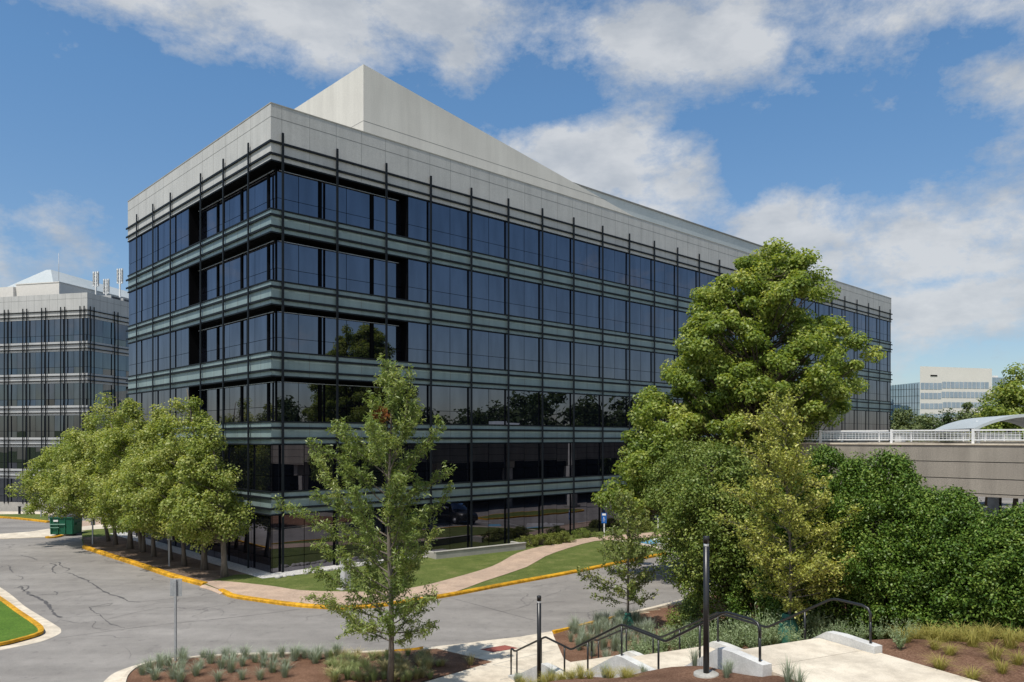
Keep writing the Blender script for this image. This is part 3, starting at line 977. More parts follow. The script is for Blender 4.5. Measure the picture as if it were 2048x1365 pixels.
# stairs
b = MB()
def st_box(s0, s1, z1, l0=.0, l1=2.75):
    b.prism([SL(s0, l0), SL(s1, l0), SL(s1, l1), SL(s0, l1)], -.5, z1)
fl_ = [(0.0, 2.0, .1, .96, 6), (3.5, 5.95, .96, 2.2, 8), (7.75, 9.7, 2.2, ZP, 7)]
for s0, s1, za, zb, n in fl_:
    for i in range(n):
        a = s0 + (s1 - s0) * i / n
        e = s0 + (s1 - s0) * (i + 1) / n
        st_box(a, e - .0, za + (zb - za) * (i + 1) / n)
st_box(2.0, 3.5, .962); st_box(5.95, 7.75, 2.202)
tag(b.build('stairs', M['pale_conc']), kind='structure')
b = MB()
b.prism([SL(9.7, 0), SL(10.55, 0), SL(10.55, 2.75), SL(9.7, 2.75)], -.5, ZP + .002)
b.prism([SL(10.56, 0.0), SL(34, 0.0), SL(34, 2.95), SL(10.56, 2.95)], -.5, ZP + .0)
tag(b.build('upper_walk', M['pale_conc']), kind='structure')
for l0 in (-.24, 2.76):
    b = MB()
    S = [(-.35, .16), (0, .2), (1.9, 1.12), (2.25, 1.14), (3.5, 1.08), (5.85, 2.36), (6.2, 2.38), (7.75, 2.33), (9.6, 3.46), (10.0, 3.48), (10.85, 3.44)]
    for i in range(len(S) - 1):
        (a, za), (e, ze) = S[i], S[i + 1]
        p = [SL(a, l0), SL(e, l0), SL(e, l0 + .23), SL(a, l0 + .23)]
        V = [(*p[0], za - .75), (*p[1], ze - .75), (*p[2], ze - .75), (*p[3], za - .75), (*p[0], za), (*p[1], ze), (*p[2], ze), (*p[3], za)]
        b.add(V, [(0, 1, 5, 4), (2, 3, 7, 6), (4, 5, 6, 7)] + ([(3, 0, 4, 7)] if i == 0 else []) + ([(1, 2, 6, 5)] if i == len(S) - 2 else []))
    tag(b.build('stair_kerb', M['white_conc']), kind='structure')

# ================================================================== MAIN BUILDING
bld = thing('office_building', 'large six-storey office building with dark glass bands, green spandrels and a tall sloping roof block', 'office building', (BX, BY, 0), RZ)
WX, WY = 88.3, 24.8
SP = [(3.37, 4.69), (7.34, 8.65), (11.18, 12.61), (15.2, 16.58), (19.25, 20.6)]
HEADS = [3.37, 7.34, 11.18, 15.2, 19.25, 23.3]
SILLS = [.12, 4.69, 8.65, 12.61, 16.58, 20.6]
PT = 26.46
PX = [.64 + 3.48 * k for k in range(26)]
PYs = [2.6, 6.15, 9.72, 15.15, 18.7, 22.3]
# core behind the glass
b = MB()
b.box(1.3, WX - .4, 1.3, WY - .3, -2, 25.4)
b.box(.25, WX - .4, .25, WY - .3, -2, 8.6)
b.box(12.4, WX - .4, .25, 1.3, 8.6, 25.3); b.box(.25, 1.3, 12.4, WY - .3, 8.6, 25.3)
b.build('core', M['black'], bld)
def ring(b, z0, z1, out=0, th=.3, mi=0):
    """L-shaped band on the two street fronts plus the returns at the back"""
    b.box(-out, WX + out, -out, th, z0, z1, mi)
    b.box(-out, th, th, WY + out, z0, z1, mi)
    b.box(WX - th, WX + out, th, WY + out, z0, z1, mi)
    b.box(th, WX - th, WY - th, WY + out, z0, z1, mi)
for i, (z0, z1) in enumerate(SP):
    b = MB()
    ring(b, z0 + .06, z1 - .06, 0, .62)
    for k in range(25):     # joints between the spandrel panes
        x = PX[k] + 1.74
        b.box(x - .012, x + .012, -.004, .0, z0 + .08, z1 - .08, 1)
    for y in (1.3, 4.4, 7.95, 12.4, 16.9, 20.5):
        b.box(-.004, .0, y - .012, y + .012, z0 + .08, z1 - .08, 1)
    b.build('spandrel_band', [M['spandrel'], M['joint']], bld)
    b = MB()
    ring(b, z1 - .06, z1 + .02, .05, .64); ring(b, z0 - .02, z0 + .06, .05, .64)
    b.build('trim', M['dark_metal'], bld)
# parapet
b = MB()
ring(b, 23.34, PT, .02, .5)
for z in (25.73,):
    b.box(-.024, WX + .024, -.024, -.02, z - .014, z + .014, 1); b.box(-.024, -.02, -.02, WY + .02, z - .014, z + .014, 1)
xs_ = []
for k in range(25):
    xs_ += [PX[k], PX[k] + 1.74]
for x in xs_: b.box(x - .008, x + .008, -.023, -.02, 23.4, PT - .02, 1)
for y in (2.6, 4.4, 6.15, 7.95, 9.72, 12.4, 15.15, 16.9, 18.7, 20.5, 22.3): b.box(-.023, -.02, y - .008, y + .008, 23.4, PT - .02, 1)
b.build('parapet', [M['concrete_wall'], M['joint']], bld)
b = MB(); ring(b, PT, PT + .06, .04, .52)
b.build('coping', M['grey_conc'], bld)
b = MB(); ring(b, 23.26, 23.34, .04, .64)
b.build('trim', M['dark_metal'], bld)
b = MB(); b.box(.5, WX - .5, .5, WY - .5, 25.4, 25.55)
b.build('roof', M['grey_conc'], bld)
# rails
rz_ = [24.34, 23.66]
for z0, z1 in SP:
    rz_ += [z1 - .36, z0 + .36]
for z in rz_:
    b = MB()
    b.box(-.11, WX + .25, -.11, -.03, z - .06, z + .06)
    b.box(-.11, -.03, -.03, WY + .25, z - .06, z + .06)
    b.build('rail', M['dark_metal'], bld)
# posts in front of the glass
for x in PX:
    b = MB()
    b.box(x - .065, x + .065, -.18, -.115, .05, 24.93)
    for z in rz_[2:]: b.box(x - .025, x + .025, -.115, .0, z - .03, z + .03)
    b.build('mullion_post', M['dark_metal'], bld)
for y in PYs:
    b = MB()
    b.box(-.18, -.115, y - .065, y + .065, .05, 24.93)
    for z in rz_[2:]: b.box(-.115, .0, y - .025, y + .025, z - .03, z + .03)
    b.build('mullion_post', M['dark_metal'], bld)

# glazing: every bay on every floor a window of its own
WIN = []
def window(face, a0, a1, z0, z1, inset, split=True, ntop=2, sill_line=.85):
    """face 'R' runs along x on plane y=inset, face 'L' along y on plane x=inset"""
    w = MB()
    def pt(a, d, z):
        return (a, inset + d, z) if face == 'R' else (inset + d, a, z)
    n = max(1, int(round((a1 - a0) / 1.75)))
    zs_ = [z0, z0 + sill_line, z1]
    gp = .018
    q = [pt(a0, .05, z0), pt(a1, .05, z0), pt(a1, .05, z1), pt(a0, .05, z1)]
    if face == 'L': q = q[::-1]
    w.add(q, [(0, 1, 2, 3)], 1)
    for i in range(n):
        p0 = a0 + (a1 - a0) * i / n + gp; p1 = a0 + (a1 - a0) * (i + 1) / n - gp
        for j in range(2):
            y0 = zs_[j] + gp * .8; y1 = zs_[j + 1] - gp * .8
            tx, tz = rnd.gauss(0, .0016), rnd.gauss(0, .0016)
            q = [pt(p0, -tx - tz, y0), pt(p1, tx - tz, y0), pt(p1, tx + tz, y1), pt(p0, -tx + tz, y1)]
            if face == 'L': q = q[::-1]
            w.add(q, [(0, 1, 2, 3)], 0)
    c = ((a0 + a1) / 2, inset) if face == 'R' else (inset, (a0 + a1) / 2)
    P = B(*c)
    dist = math.hypot(*P)
    vis = abs((P[0] * dL[0] + P[1] * dL[1]) if face == 'R' else (P[0] * dR[0] + P[1] * dR[1])) / dist
    WIN.append(((a1 - a0) * (z1 - z0) * vis / dist ** 2, w))
LB = [0, 2.6, 6.15, 9.72, 15.15, 18.7, 22.3, 24.8]
for fl in range(6):
    z0, z1 = SILLS[fl] + (.02 if fl else 0), HEADS[fl] - .02
    if fl == 5: z1 = 23.26
    if fl < 2:
        ed = [0.0] + PX[1:] + [WX]
        for i in range(len(ed) - 1): window('R', ed[i], ed[i + 1], z0, z1, .04)
        for i in range(len(LB) - 1): window('L', LB[i] if i else .0, LB[i + 1], z0, z1, .04)
    else:
        ed = [9.26] + PX[3:] + [WX]
        for i in range(len(ed) - 1): window('R', ed[i], ed[i + 1], z0, z1, .04)
        for a0, a1 in ((12.1, 15.15), (15.15, 18.7), (18.7, 22.3), (22.3, 24.8)): window('L', a0, a1, z0, z1, .04)
        for a0, a1 in ((.63, 3.4), (3.4, 7.0), (7.0, 9.26)): window('R', a0, a1, z0, z1, .63)
        for a0, a1 in ((.63, 1.6), (1.6, 5.2), (5.2, 8.8), (8.8, 12.1)): window('L', a0, a1, z0, z1, .63)
        b = MB()   # columns and return walls of the corner loggia
        for x in (3.4, 7.0): b.box(x - .10, x + .10, .565, .62, z0, z1)
        for y in (1.6, 5.2, 8.8): b.box(.565, .62, y - .10, y + .10, z0, z1)
        b.box(.56, .66, .56, .66, z0, z1)
        b.box(9.26, 9.4, .03, .7, z0, z1); b.box(.03, .7, 12.1, 12.24, z0, z1)
        b.box(.7, 9.26, .56, .61, z1 - .2, z1); b.box(.56, .61, .7, 12.1, z1 - .2, z1)
        b.box(.05, 9.26, .05, .55, z1 - .05, z1 - .0); b.box(.05, .55, .56, 12.1, z1 - .05, z1 - .0)
        b.build('loggia_frame', M['black'], bld)
        b = MB()
        b.box(.75, 9.0, .50, .555, z1 - .255, z1 - .225); b.box(.50, .555, .75, 11.8, z1 - .255, z1 - .225)
        b.build('head_reflection', M['alu'], bld)  # pale strips shaped to show the spandrel's reflection along the window heads
WIN.sort(key=lambda t: -t[0])
for a, w in WIN[:100]:
    w.build('window', [M['glass'], M['black']], bld)
rest = MB()
for a, w in WIN[100:]:
    o = len(rest.v); rest.v += w.v; rest.f += [[o + i for i in f] for f in w.f]; rest.m += w.m; rest.sm += w.sm
tag(rest.build('window', [M['glass'], M['black']], bld), kind='stuff')
# roof block: tall corner, top falling along the long side
b = MB()
xa, xb, ya, yb = 8.55, 62.0, 4.0, 20.8
za, zb = 32.9, 24.7
b.add([(xa, ya, 25.5), (xb, ya, 25.5 - .9), (xb, yb, 24.6), (xa, yb, 25.5), (xa, ya, za), (xb, ya, zb), (xb, yb, zb), (xa, yb, za)],
      [(0, 1, 5, 4), (1, 2, 6, 5), (2, 3, 7, 6), (3, 0, 4, 7), (4, 5, 6, 7)])
b.box(xa - .004, 34, ya - .004, ya, 29.08, 29.11, 1); b.box(xa - .004, xa, ya, yb, 29.08, 29.11, 1)
b.build('roof_block', [M['penthouse'], M['joint']], bld)
b = MB()
b.box(20, 81, 8.0, 12.0, 25.5, 31.5); b.box(81, 86.5, 8.0, 12, 25.5, 29.6); b.box(20, 81.1, 7.9, 12.1, 31.5, 31.62, 1)
b.build('roof_screen', [M['screen'], M['joint']], bld)

# ================================================================== LEFT BUILDING
ang2 = math.atan2(.97, .243)
b2 = thing('office_building', 'pale six-storey office building with paired dark posts beyond the row of trees at the left', 'office building', ((174.5 - 1024) / F * 97, 97, -1.6), ang2)
ZO = 1.6
SP2 = [(2.5 + ZO, 3.77 + ZO), (6.57 + ZO, 7.8 + ZO), (10.6 + ZO, 11.85 + ZO), (14.66 + ZO, 15.9 + ZO), (18.7 + ZO, 19.93 + ZO)]
W2X, W2Y = 60, 40
def ring2(b, z0, z1, out=0, th=.3, mi=0):
    b.box(-out, W2X, -out, th, z0, z1, mi); b.box(-out, th, th, W2Y, z0, z1, mi)
b = MB(); b.box(.3, W2X - .3, .3, W2Y - .3, .2, 27.0)
b.build('core', M['black'], b2)
for z0, z1 in SP2:
    b = MB(); ring2(b, z0, z1, .0, .3)
    b.build('spandrel_band', M['white_spandrel'], b2)
b = MB(); ring2(b, 22.83 + ZO, 26.0 + ZO, .02, .4)
ring2(b, 25.3 + ZO, 25.33 + ZO, .024, .02, 1)
for k in range(0, 40):
    y = .9 + 1.2 * k
    if y < W2Y: b.box(-.024, -.02, y - .012, y + .012, 22.9 + ZO, 26 + ZO, 1)
    if y < W2X: b.box(y - .012, y + .012, -.024, -.02, 22.9 + ZO, 26 + ZO, 1)
b.build('parapet', [M['concrete_wall'], M['joint']], b2)
b = MB(); ring2(b, -.6, 1.05, .15, .3)
b.build('base_wall', M['grey_conc'], b2)
rz2 = [23.8 + ZO, 23.2 + ZO]
for z0, z1 in SP2: rz2 += [z1 - .33, z0 + .33]
for z in rz2:
    b = MB(); b.box(-.14, W2X, -.14, -.04, z - .05, z + .05); b.box(-.14, -.04, -.04, W2Y, z - .05, z + .05)
    b.build('rail', M['dark_metal'], b2)
ps = [.32, .94]
posL, posR = [], []
for k in range(7):
    for d in (.30, .92): posL.append(d + 2.93 * k)
for k in range(9):
    for d in (.30, .92): posR.append(d + 4.1 * k)
for y in posL:
    b = MB(); b.box(-.24, -.145, y - .05, y + .05, .9, 24.3 + ZO); b.build('mullion_post', M['dark_metal'], b2)
for x in posR:
    b = MB(); b.box(x - .05, x + .05, -.24, -.145, .9, 24.3 + ZO); b.build('mullion_post', M['dark_metal'], b2)
S2 = [1.05] + [z1 for _, z1 in SP2]; H2 = [z0 for z0, _ in SP2] + [22.83 + ZO]
bay_l = [0, .61] + [.61 + 2.93 * k for k in range(1, 7)]
bay_r = [0, .61] + [.61 + 4.1 * k for k in range(1, 9)]
for fl in range(6):
    for face, bays in (('L', bay_l), ('R', bay_r)):
        for i in range(len(bays) - 1):
            w = MB(); a0, a1 = bays[i], bays[i + 1]; z0, z1 = S2[fl], H2[fl]
            def pt(a, d, z): return (a, .05 + d, z) if face == 'R' else (.05 + d, a, z)
            q = [pt(a0, .05, z0), pt(a1, .05, z0), pt(a1, .05, z1), pt(a0, .05, z1)]
            w.add(q if face == 'R' else q[::-1], [(0, 1, 2, 3)], 1)
            m = (a0 + a1) / 2
            for p0, p1 in ((a0, m), (m, a1)):
                for y0, y1 in ((z0, z0 + .8), (z0 + .8, z1)):
                    tx, tz = rnd.gauss(0, .006), rnd.gauss(0, .006)
                    q = [pt(p0 + .02, -tx - tz, y0 + .02), pt(p1 - .02, tx - tz, y0 + .02), pt(p1 - .02, tx + tz, y1 - .02), pt(p0 + .02, -tx + tz, y1 - .02)]
                    w.add(q if face == 'R' else q[::-1], [(0, 1, 2, 3)], 0)
            w.build('window', [M['glass_far'], M['black']], b2)
# roof storey and hipped screen
b = MB()
b.box(3, 45, 7.2, 14.2, 27.0, 29.8); b.box(2.6, 45, 14.2, 38, 27.0, 29.5); b.box(2.95, 45.05, 7.15, 14.2, 29.8, 29.92)
b.box(45, 58, 6.2, 30, 26.6, 28.2)
b.build('roof_storey', M['white_ob'], b2)
b = MB()
b.add([(8, 12.6, 29.0), (48, 12.6, 29.0), (48, 27, 29.0), (8, 27, 29.0), (13, 18.5, 34.2), (48, 18.5, 33.4), (48, 19.3, 33.4), (13, 19.3, 34.2)],
      [(0, 1, 5, 4), (3, 0, 4, 7), (2, 3, 7, 6), (1, 2, 6, 5), (4, 5, 6, 7)])
b.build('hipped_roof', M['screen'], b2)
b = MB(); b.box(.3, W2X, .3, W2Y, 26.9, 27.0); b.build('roof', M['grey_conc'], b2)
for (x, y, h, dx) in ((8, 6.0, 3.4, 0), (8, 4.3, 2.3, 0), (8, 2.1, 3.6, 0)):
    b = MB()
    z0 = 28.8
    b.box(x - .08, x + .08, y - .08, y + .08, 27, z0 + h)
    for k in range(3):
        for s in (-.35, .35): b.box(x - .1, x + .1, y + s - .09, y + s + .09, z0 + h - 1.6 - .2 * k, z0 + h - .2 * k)
    for k in range(4): b.box(x - .03, x + .03, y - .4, y + .4, z0 + h - .5 * k - .55, z0 + h - .5 * k - .48)
    b.build('antenna', M['white_paint'], b2)
b = MB(); b.tube([(6, 10.2, 29), (6, 10.2, 34.5)], .035, 5); b.build('antenna', M['steel'], b2)
for x in (5.0, 7.2): 
    b = MB(); b.box(x, x + 1.8, .9, 2.4, 27.0, 28.2); b.box(x + .2, x + 1.6, .87, .9, 27.3, 28.1, 1); b.build('roof_vent_unit', [M['white_spandrel'], M['dark_plastic']], b2)

# ================================================================== FAR RIGHT BUILDING
D = 230.0
def far(u, v=None, d=D): return (u - 1024) / F * d
b3 = thing('office_building', 'distant white banded office block with blue glass wings above the trees at the right', 'office building', (far(1840), D, 0), 0)
k = D / F
z = lambda v: EYE + (877 - v) * k
w = 142 * k
def wing(u0, u1, vt0, vt1, y0, y1, name, mat, zb=0):
    m = MB()
    px = lambda u, y: (u - 1024) / F * (D + y) - far(1840)
    x0, x1 = px(u0, y0), px(u1, y1)
    xa, xb = max(x0, px(u0, y0 + 30)), px(u1, y1 + 30)
    m.add([(x0, y0, zb), (x1, y1, zb), (xb, y1 + 30, zb), (xa + 2, y0 + 30, zb), (x0, y0, z(vt0)), (x1, y1, z(vt1)), (xb, y1 + 30, z(vt1)), (xa + 2, y0 + 30, z(vt0))],
          [(0, 1, 5, 4), (1, 2, 6, 5), (2, 3, 7, 6), (3, 0, 4, 7), (4, 5, 6, 7)])
    return m
m = wing(1840, 1984, 733, 736, 0, 3, 'w', None); m.build('wall', M['white_ob'], b3)
for (v0, v1, ur) in ((766, 779, 1978), (786, 798, 1974), (807, 818, 1982), (828, 838, 1982)):
    m = MB()
    for i in range(16):
        ua = 1841 + (ur - 1841) * i / 16; ub = 1841 + (ur - 1841) * (i + 1) / 16 - .8
        dv = -(2.5 if i > 4 else 0) 
        f = lambda u: -.06 + 3 * (u - 1840) / 144
        xe = (1984 - 1024) / F * (D + 3) - far(1840)
        X_ = lambda u: xe * (u - 1840) / 144
        m.quad((X_(ua), f(ua), z(v1 + dv)), (X_(ub), f(ub), z(v1 + dv)), (X_(ub), f(ub), z(v0 + dv)), (X_(ua), f(ua), z(v0 + dv)))
    m.build('window_band', M['glass_blue'], b3)
m = MB(); m.quad(((1862 - 1840) * k, .3, z(752.5)), ((1877 - 1840) * k, .6, z(752.5)), ((1877 - 1840) * k, .6, z(750)), ((1862 - 1840) * k, .3, z(750))); m.build('louvre', M['black'], b3)
m = wing(1772, 1839.6, 768, 763, 10, 4, 'g', None); m.build('glass_wing', M['glass_blue'], b3)
m = wing(1984.4, 2012, 751, 751, 8, 9, 'g', None); m.build('glass_wing', M['glass_blue'], b3)
m = wing(1984.4, 1996, 743, 743, 16, 16, 'g', None); m.build('wall', M['white_ob'], b3)
m = MB()
for i in range(12):
    u = 1775 + 5.4 * i
    yy = 10 - 6 * (u - 1772) / 68 - .08
    xx = (u - 1024) / F * (D + yy) - far(1840)
    m.box(xx - .06, xx + .06, yy - .05, yy, 5, z(766))
for i in range(7):
    zz = 10 + 2.1 * i
    xl, xr = (1772 - 1024) / F * 239.93 - far(1840), (1839.5 - 1024) / F * 233.93 - far(1840)
    m.add([(xl, 9.93, zz), (xr, 3.93, zz), (xr, 3.93, zz + .1), (xl, 9.93, zz + .1)], [(0, 1, 2, 3)])
m.build('glazing_bar', M['dark_metal'], b3)

# ================================================================== PARKING GARAGE
gar = thing('parking_garage', 'beige aggregate-panel parking garage with a white mesh railing on its top deck', 'parking garage', (14.6, 40, 0), RZ)
# local: x along the side (away), -y along the street front toward the viewer's right
GZ0, GZ1 = 5.15, 7.40
GL, GD = 42.0, 46.0
b = MB()
b.box(.0, .35, -GL, 0, GZ0, GZ1); b.box(.35, GD, -.35, 0, GZ0, GZ1)
for z in (5.28, 5.93, 6.66):
    b.box(-.004, .0, -GL, 0, z - .014, z + .014, 1); b.box(0, GD, .0, .004, z - .014, z + .014, 1)
b.box(-.05, .4, -GL, .05, GZ1, GZ1 + .07, 2); b.box(.4, GD, -.4, .05, GZ1, GZ1 + .07, 2)
b.build('panel', [M['garage'], M['black'], M['pale_conc']], gar)
b = MB(); b.box(.35, GD, -GL, -.35, 5.6, 6.1); b.build('deck', M['grey_conc'], gar)
b = MB(); b.box(9, GD, -GL, -9, -.3, 5.6); b.build('interior_shade', M['black'], gar)  # black block standing in for the shade inside the open garage
for y in (-1.2, -10.5, -19, -27.5, -36):
    b = MB(); b.box(.5, 1.3, y - .35, y + .35, -.3, 5.6); b.build('column', M['grey_conc'], gar)
for x in (11, 21, 31, 41):
    b = MB(); b.box(x - .35, x + .35, -1.3, -.5, -.3, 5.6); b.build('column', M['white_conc'], gar)
rail = MB(); 
def gm(along, a0, a1, b):
    def bx(a_0, a_1, d0, d1, z0, z1):
        if along == 'y': b.box(.12 + d0, .12 + d1, a_0, a_1, z0, z1)
        else: b.box(a_0, a_1, -.12 - d1, -.12 - d0, z0, z1)
    bx(a0, a1, -.04, .04, 8.02, 8.09); bx(a0, a1, -.025, .025, 7.60, 7.65)
    p = a0
    while p < a1:
        bx(p, p + .014, -.01, .01, 7.65, 8.02); p += .155
    for q in (7.74, 7.84, 7.94): bx(a0, a1, -.009, .009, q - .006, q + .006)
posts = [0, -1.25, -4.7, -8.15, -11.6, -15.05, -18.5, -21.95, -25.4]
for i in range(len(posts) - 1):
    b = MB(); gm('y', posts[i + 1] + .04, posts[i] - .14 if i == 0 else posts[i] - .04, b)
    b.build('railing_panel', M['white_paint'], gar)
for y in posts:
    b = MB(); b.box(.07, .17, y - .14, y - .04, 7.45, 8.12); b.build('railing_post', M['white_paint'], gar)
for i in range(8):
    b = MB(); gm('x', .2 + 5.2 * i, .2 + 5.2 * (i + 1) - .06, b); b.box(.2 + 5.2 * i - .05, .2 + 5.2 * i, -.17, -.07, 7.45, 8.1); b.build('railing_panel', M['white_paint'], gar)
# arched canopy standing on the deck
cp = thing('arched_canopy', 'pale grey arched metal canopy roof rising behind the white garage railing', 'canopy', (0, 0, 0))
b = MB()
Dc = 46.0; kc = Dc / F
arc = [(1948, 857), (1972, 846), (1996, 838), (2022, 832), (2048, 828.5), (2080, 827), (2112, 830), (2144, 838), (2170, 850), (2180, 857)]
arc = smooth(arc, 4)
A = [((u - 1024) * kc, EYE + (877 - v) * kc) for u, v in arc]
for i in range(len(A) - 1):
    (x0, z0), (x1, z1) = A[i], A[i + 1]
    for dz, mi in ((0, 0), (-.18, 1)):
        b.quad((x0, Dc, z0 + dz), (x1, Dc, z1 + dz), (x1 + 2.5, Dc + 9, z1 + dz), (x0 + 2.5, Dc + 9, z0 + dz), mi)
    b.quad((x0, Dc, z0 - .18), (x1, Dc, z1 - .18), (x1, Dc, z1), (x0, Dc, z0), 0)
b.build('roof', [M['screen'], M['white_conc']], cp)
for u in (1990, 2110):
    x = (u - 1024) * kc
    b = MB(); b.tube([(x + .8, Dc + 3, 6.1), (x + .8, Dc + 3, 8.8)], .12, 8); b.build('column', M['white_paint'], cp)

# ================================================================== STREET FURNITURE
def sign_post(label, u, v0, v1, base_z=.0, pw=.045, plate=None, pm='steel'):
    d = (EYE - base_z) * F / (v1 - 877)
    x = (u - 1024) / F * d
    h = (v1 - v0) / F * d
    r = thing('sign_post', label, 'sign', (x, d, base_z), 0)
    b = MB(); b.box(-pw / 2, pw / 2, -pw / 2, pw / 2, -.1, h); b.box(-pw / 2 - .008, pw / 2 + .008, -pw * .2, pw * .2, -.1, h)
    bevel(b.build('post', M[pm], r), .004)
    return r, h, d
r, h, d = sign_post('grey square-backed sign on a tall steel post at the near kerb edge', 351, 1160, 1323, .08, .07)
b = MB(); b.box(-.205, .205, .04, .046, h - .57, h + .03); bevel(b.build('plate', M['steel'], r), .003)
r, h, d = sign_post('thin grey post in the mulch strip amid the row of trees', 338.5, 1064, 1133, .12, .07)
b = MB(); b.box(-.16, .16, .04, .045, h - .5, h); b.build('plate', M['steel'], r)
r, h, d = sign_post('thin grey post beside the far end of the yellow tree-strip kerb', 185.3, 1037, 1089, .12, .08)
b = MB(); b.box(-.16, .16, .045, .05, h - .5, h); b.build('plate', M['steel'], r)
r, h, d = sign_post('slim pale post standing in front of the green dumpster', 118.7, 1012, 1067, .1, .11)
b = MB(); b.box(-.17, .17, .06, .066, h - .45, h); b.build('plate', M['steel'], r)
x, y = G(82, 1036); zb = hz(x, y)
r = thing('sign_post', 'small white sign on a post in the far grass verge', 'sign', (x, y, zb), 0)
b = MB(); b.box(-.05, .05, -.05, .05, -.1, 2.3); b.build('post', M['steel'], r)
b = MB(); b.box(-.18, .18, -.07, -.06, 1.75, 2.35); b.box(-.05, .05, -.075, -.07, 2.05, 2.2, 1); b.build('plate', [M['white_paint'], M['dark_plastic']], r)
x, y = G(39, 1031); zb = hz(x, y)
r = thing('bollard', 'short dark post by the base wall of the far-left building', 'bollard', (x, y, zb + .1), 0)
b = MB(); b.box(-.1, .1, -.1, .1, 0, .9); b.box(-.14, .14, -.14, .14, .9, .98); b.build('post', M['dark_metal'], r)
b = MB(); b.box(-.16, .16, -.16, .16, -.02, .06); b.build('base', M['grey_conc'], r)
# accessible parking sign
x, y = G(1208.5, 1071, .13)
r = thing('accessible_parking_sign', 'blue and white accessible parking sign on a white post by the glass front', 'sign', (x, y, .13), math.radians(-20))
b = MB(); b.box(-.04, .04, -.04, .04, -.05, 1.7); b.build('post', M['white_paint'], r)
b = MB(); b.box(-.20, .20, -.06, -.05, .95, 1.75); b.box(-.14, .14, -.064, -.06, 1.55, 1.70, 1)
b.tube([(-.03, -.066, 1.42), (.0, -.066, 1.24), (.09, -.066, 1.20)], .018, 5, 1)
b.tube([(.06 * math.cos(a) - .01, -.066, 1.17 + .075 * math.sin(a)) for a in np.linspace(1.2, 6.0, 9)], .012, 4, 1)
b.build('plate', [M['blue_sign'], M['white_paint']], r)
for u, v, lab in ((1276, 1062, 'white post near the entrance walk, partly behind the big maple'), (1316, 1057, 'far white post by the entrance under the big maple')):
    x, y = G(u, v, .13)
    r = thing('sign_post', lab, 'sign', (x, y, .13), math.radians(-20))
    b = MB(); b.box(-.04, .04, -.04, .04, -.05, 1.7); b.build('post', M['white_paint'], r)
    b = MB(); b.box(-.18, .18, -.06, -.05, 1.0, 1.7); b.box(-.13, .13, -.064, -.06, 1.5, 1.65, 1); b.build('plate', [M['blue_sign'], M['white_paint']], r)
# utility box behind the oak
x, y = G(691, 1178, .12)
r = thing('utility_box', 'pale grey upright cabinet on the lawn, half hidden by the young oak', 'utility cabinet', (x, y, .12), RZ)
b = MB(); b.box(-.20, .20, -.2, .2, -.05, 1.5); bevel(b.build('cabinet', M['white_spandrel'], r), .03, 2)
b = MB(); b.box(-.16, .16, -.215, -.2, .15, 1.35); b.box(.09, .12, -.23, -.215, .75, .9); b.build('door', M['white_spandrel'], r)
b = MB(); b.box(-.4, .4, -.3, .3, -.1, .03); b.build('plinth', M['grey_conc'], r)
# planter wall
p0, p1 = np.array(G(872, 1119, .12)), np.array(G(1052, 1099, .12))
dd = p1 - p0; L_ = np.linalg.norm(dd); aw = math.atan2(dd[1], dd[0])
r = thing('planter_wall', 'low pale concrete planter wall along the foot of the glass front', 'low wall', (float(p0[0]), float(p0[1]), .1), aw)
b = MB(); b.box(0, L_, 0, .22, -.1, .42); b.box(0, .22, .22, 1.5, -.1, .42); b.box(L_ - .22, L_, .22, 1.5, -.1, .42); bevel(b.build('wall', M['grey_conc'], r), .02)
b = MB(); b.box(-.03, L_ + .03, -.03, .25, .42, .49); bevel(b.build('coping', M['grey_conc'], r), .015)
# dumpster
x, y = G(98, 1073)
r = thing('dumpster', 'dark green steel dumpster with a grey sloping lid at the end of the drive', 'dumpster', (x + .95, y + .7, .05), math.radians(4))
r.scale = (.84, .9, 1.0)
b = MB()
b.add([(-1.05, -.75, .1), (1.05, -.75, .1), (1.05, .75, .1), (-1.05, .75, .1), (-1.1, -.8, 1.45), (1.1, -.8, 1.45), (1.1, .8, 1.75), (-1.1, .8, 1.75)],
      [(3, 2, 1, 0), (0, 1, 5, 4), (1, 2, 6, 5), (2, 3, 7, 6), (3, 0, 4, 7), (4, 5, 6, 7)])
for xx in (-.95, -.35, .3, .95): b.box(xx - .05, xx + .05, -.83, -.74, .15, 1.4)
b.box(-1.14, 1.14, -.86, -.76, 1.36, 1.46)
bevel(b.build('body', M['green_paint'], r), .012)
b = MB(); b.box(-1.0, .35, -.89, -.83, .86, .93); b.box(-.98, -.2, -.89, -.83, .62, .67); b.build('lift_bar', mottled('pale_green_paint', (.16, .30, .24), (.22, .38, .3), 3), r)
b = MB(); b.box(-.72, -.30, -.845, -.832, 1.10, 1.24); b.build('label_plate', M['white_paint'], r)
b = MB(); b.add([(-1.12, -.86, 1.5), (0, -.86, 1.5), (0, .85, 1.86), (-1.12, .85, 1.86)], [(0, 1, 2, 3)]); b.add([(.02, -.86, 1.5), (1.12, -.86, 1.5), (1.12, .85, 1.86), (.02, .85, 1.86)], [(0, 1, 2, 3)])
o = b.build('lid', M['dark_plastic'], r); sm_ = o.modifiers.new('s', 'SOLIDIFY'); sm_.thickness = .05
for sx in (-1, 1):
    b = MB(); b.box(sx * 1.1 - .06, sx * 1.1 + .06, -.4, .4, .8, 1.0); b.build('side_pocket', M['green_paint'], r)
